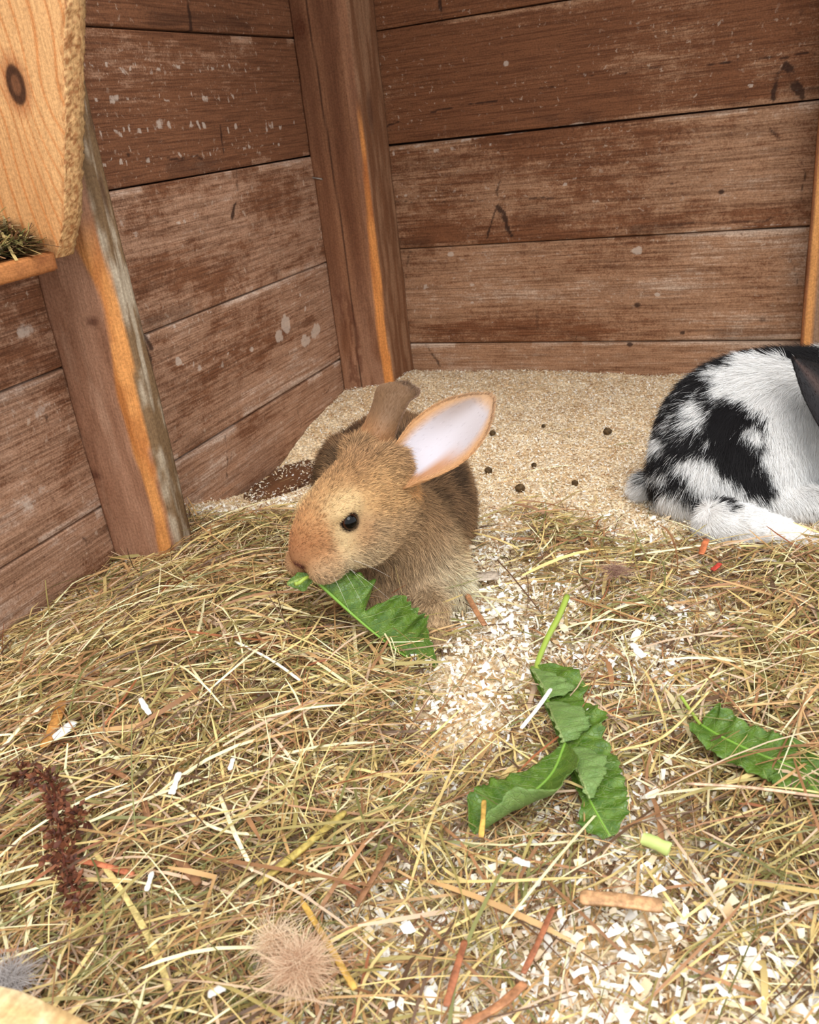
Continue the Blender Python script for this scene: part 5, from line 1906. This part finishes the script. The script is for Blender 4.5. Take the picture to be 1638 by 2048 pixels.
def bracts(curve, n, spread, size, col1, col2, parent, name='seeds'):
    k = rng.integers(0, len(curve), n)
    a = rng.normal(0, 1, (n, 3)) * spread
    c = curve[k] + a
    d = rng.normal(0, 1, (n, 3)) + a / spread * .8
    d /= np.linalg.norm(d, axis=1, keepdims=True)
    s = np.cross(d, rng.normal(0, 1, (n, 3)))
    s /= np.linalg.norm(s, axis=1, keepdims=True)
    m = np.cross(s, d)
    L_ = rng.uniform(.6, 1.3, n)[:, None] * size
    V = np.stack([c, c + d * L_ * .5 + s * L_ * .28, c + d * L_, c + d * L_ * .5 - s * L_ * .28, c + d * L_ * .5 + m * L_ * .15], 1).reshape(-1, 3)
    b = (np.arange(n) * 5)[:, None, None]
    F = (b + np.array([[0, 1, 4, 4], [1, 2, 4, 4], [2, 3, 4, 4], [3, 0, 4, 4], [0, 3, 2, 1]])[None]).reshape(-1, 4)
    F = [tuple(dict.fromkeys(f)) for f in F.tolist()]
    C = np.repeat(mixc(col1, col2, rng.random(n)), 5, axis=0)
    return mesh(name, V, F, M_strip, parent=parent, col=C, smooth=False)


o = bracts(np.vstack([sp_[3:], spline([GP(112, 1620, .02), GP(140, 1640, .022), GP(160, 1640, .018)], 14), spline([GP(60, 1545, .018), GP(30, 1550, .016)], 10)]), 520, .0026, .0052, lin(70, 34, 24), lin(128, 76, 50), ss)
o['kind'] = 'stuff'

# fluffy seed head at the bottom
def fluff(name, c, n, R_, col1, col2, label, cat, rad=.00014, lenr=(.008, .022), squash=.5):
    u = rng.normal(0, 1, (n, 3))
    u /= np.linalg.norm(u, axis=1, keepdims=True)
    st_ = c + u * (rng.random((n, 1)) ** .5) * R_ * np.array([1, 1, squash])
    d = rng.normal(0, 1, (n, 3)) * np.array([1, 1, .5]) + u * .6
    d /= np.linalg.norm(d, axis=1, keepdims=True)
    t = np.linspace(0, 1, 6)
    L_ = rng.uniform(lenr[0], lenr[1], n)[:, None, None]
    cv = rng.normal(0, 1.0, (n, 1, 3)) * np.array([1, 1, .4])
    P = st_[:, None] + d[:, None] * t[None, :, None] * L_ + cv * (t ** 2)[None, :, None] * L_
    P[..., 2] = np.maximum(P[..., 2], ground(P[..., 0], P[..., 1]) + .001)
    C = mixc(col1, col2, rng.random(n))[:, None] * np.ones((1, 6, 1))
    return tag(curves(name, P, rad * np.linspace(1, .5, 6)[None], C, M_straw, origin=c - ZZ * R_ * squash), label, cat, kind='thing')


fluff('grass_plume', GP(598, 1930, .022), 1700, .0075, lin(190, 150, 120), lin(232, 206, 174), 'fluffy pinkish tan seed head in the hay near the bottom edge', 'seed head', rad=.00016, lenr=(.003, .008), squash=.3)
fluff('grass_plume', GP(548, 1880, .020), 360, .005, lin(206, 170, 136), lin(240, 220, 190), 'small fluffy tan tuft above the pinkish seed head', 'seed head', lenr=(.003, .008))
fluff('fur_tuft', GP(10, 1966, .016), 700, .009, lin(150, 142, 138), lin(196, 188, 184), 'grey fluffy fur tuft near the pale board at the bottom corner', 'fluff', rad=.00012, lenr=(.003, .008))
fluff('grass_plume', GP(1232, 1140, .022), 260, .007, lin(128, 92, 84), lin(178, 144, 120), 'purplish brown grass seed head between the rabbits in front of the shavings', 'seed head', lenr=(.003, .009))

# blurred end of a pale board right in front of the lens, bottom left corner
bx = [ray(-260, 1930), ray(0, 1962), ray(100, 1996), ray(190, 2042), ray(280, 2120), ray(-260, 2300)]
dd = .30
top = np.array([CAM + q * (dd / (q @ FW)) for q in bx])
nrm = unit(np.cross(top[1] - top[0], top[4] - top[0]))
if nrm[2] < 0: nrm = -nrm
up_o = top
edge = spline(top[:5], 50)
ctr = CAM + ray(-200, 2380) * (.33)
down = -ZZ * .02
rows = []
for f, dn in ((0, .022), (0.0, .004), (.03, .0), (.12, .0012), (.35, .002), (.7, .002)):
    rows.append(edge + (ctr - edge) * f - ZZ * dn)
rows = np.array(rows)
i = np.arange(rows.shape[0] * 50).reshape(rows.shape[0], 50)
F = np.stack([i[:-1, :-1], i[:-1, 1:], i[1:, 1:], i[1:, :-1]], -1).reshape(-1, 4)
V = rows.reshape(-1, 3)
V2 = V.copy()
V2[:, 2] -= .012 * (np.arange(len(V)) >= 50)
Vv = np.vstack([V, V2])
Fv = np.vstack([F, F[:, ::-1] + len(V)])
bd = mesh('pale_board', Vv, Fv, M_piney, col=mixc(lin(232, 206, 160), lin(206, 170, 118), sstep(.4, .6, fbm(Vv * np.array([60, 300, 60]), 3, 170))))
tag(bd, 'pale rounded wooden board edge out of focus in the bottom corner', 'board')
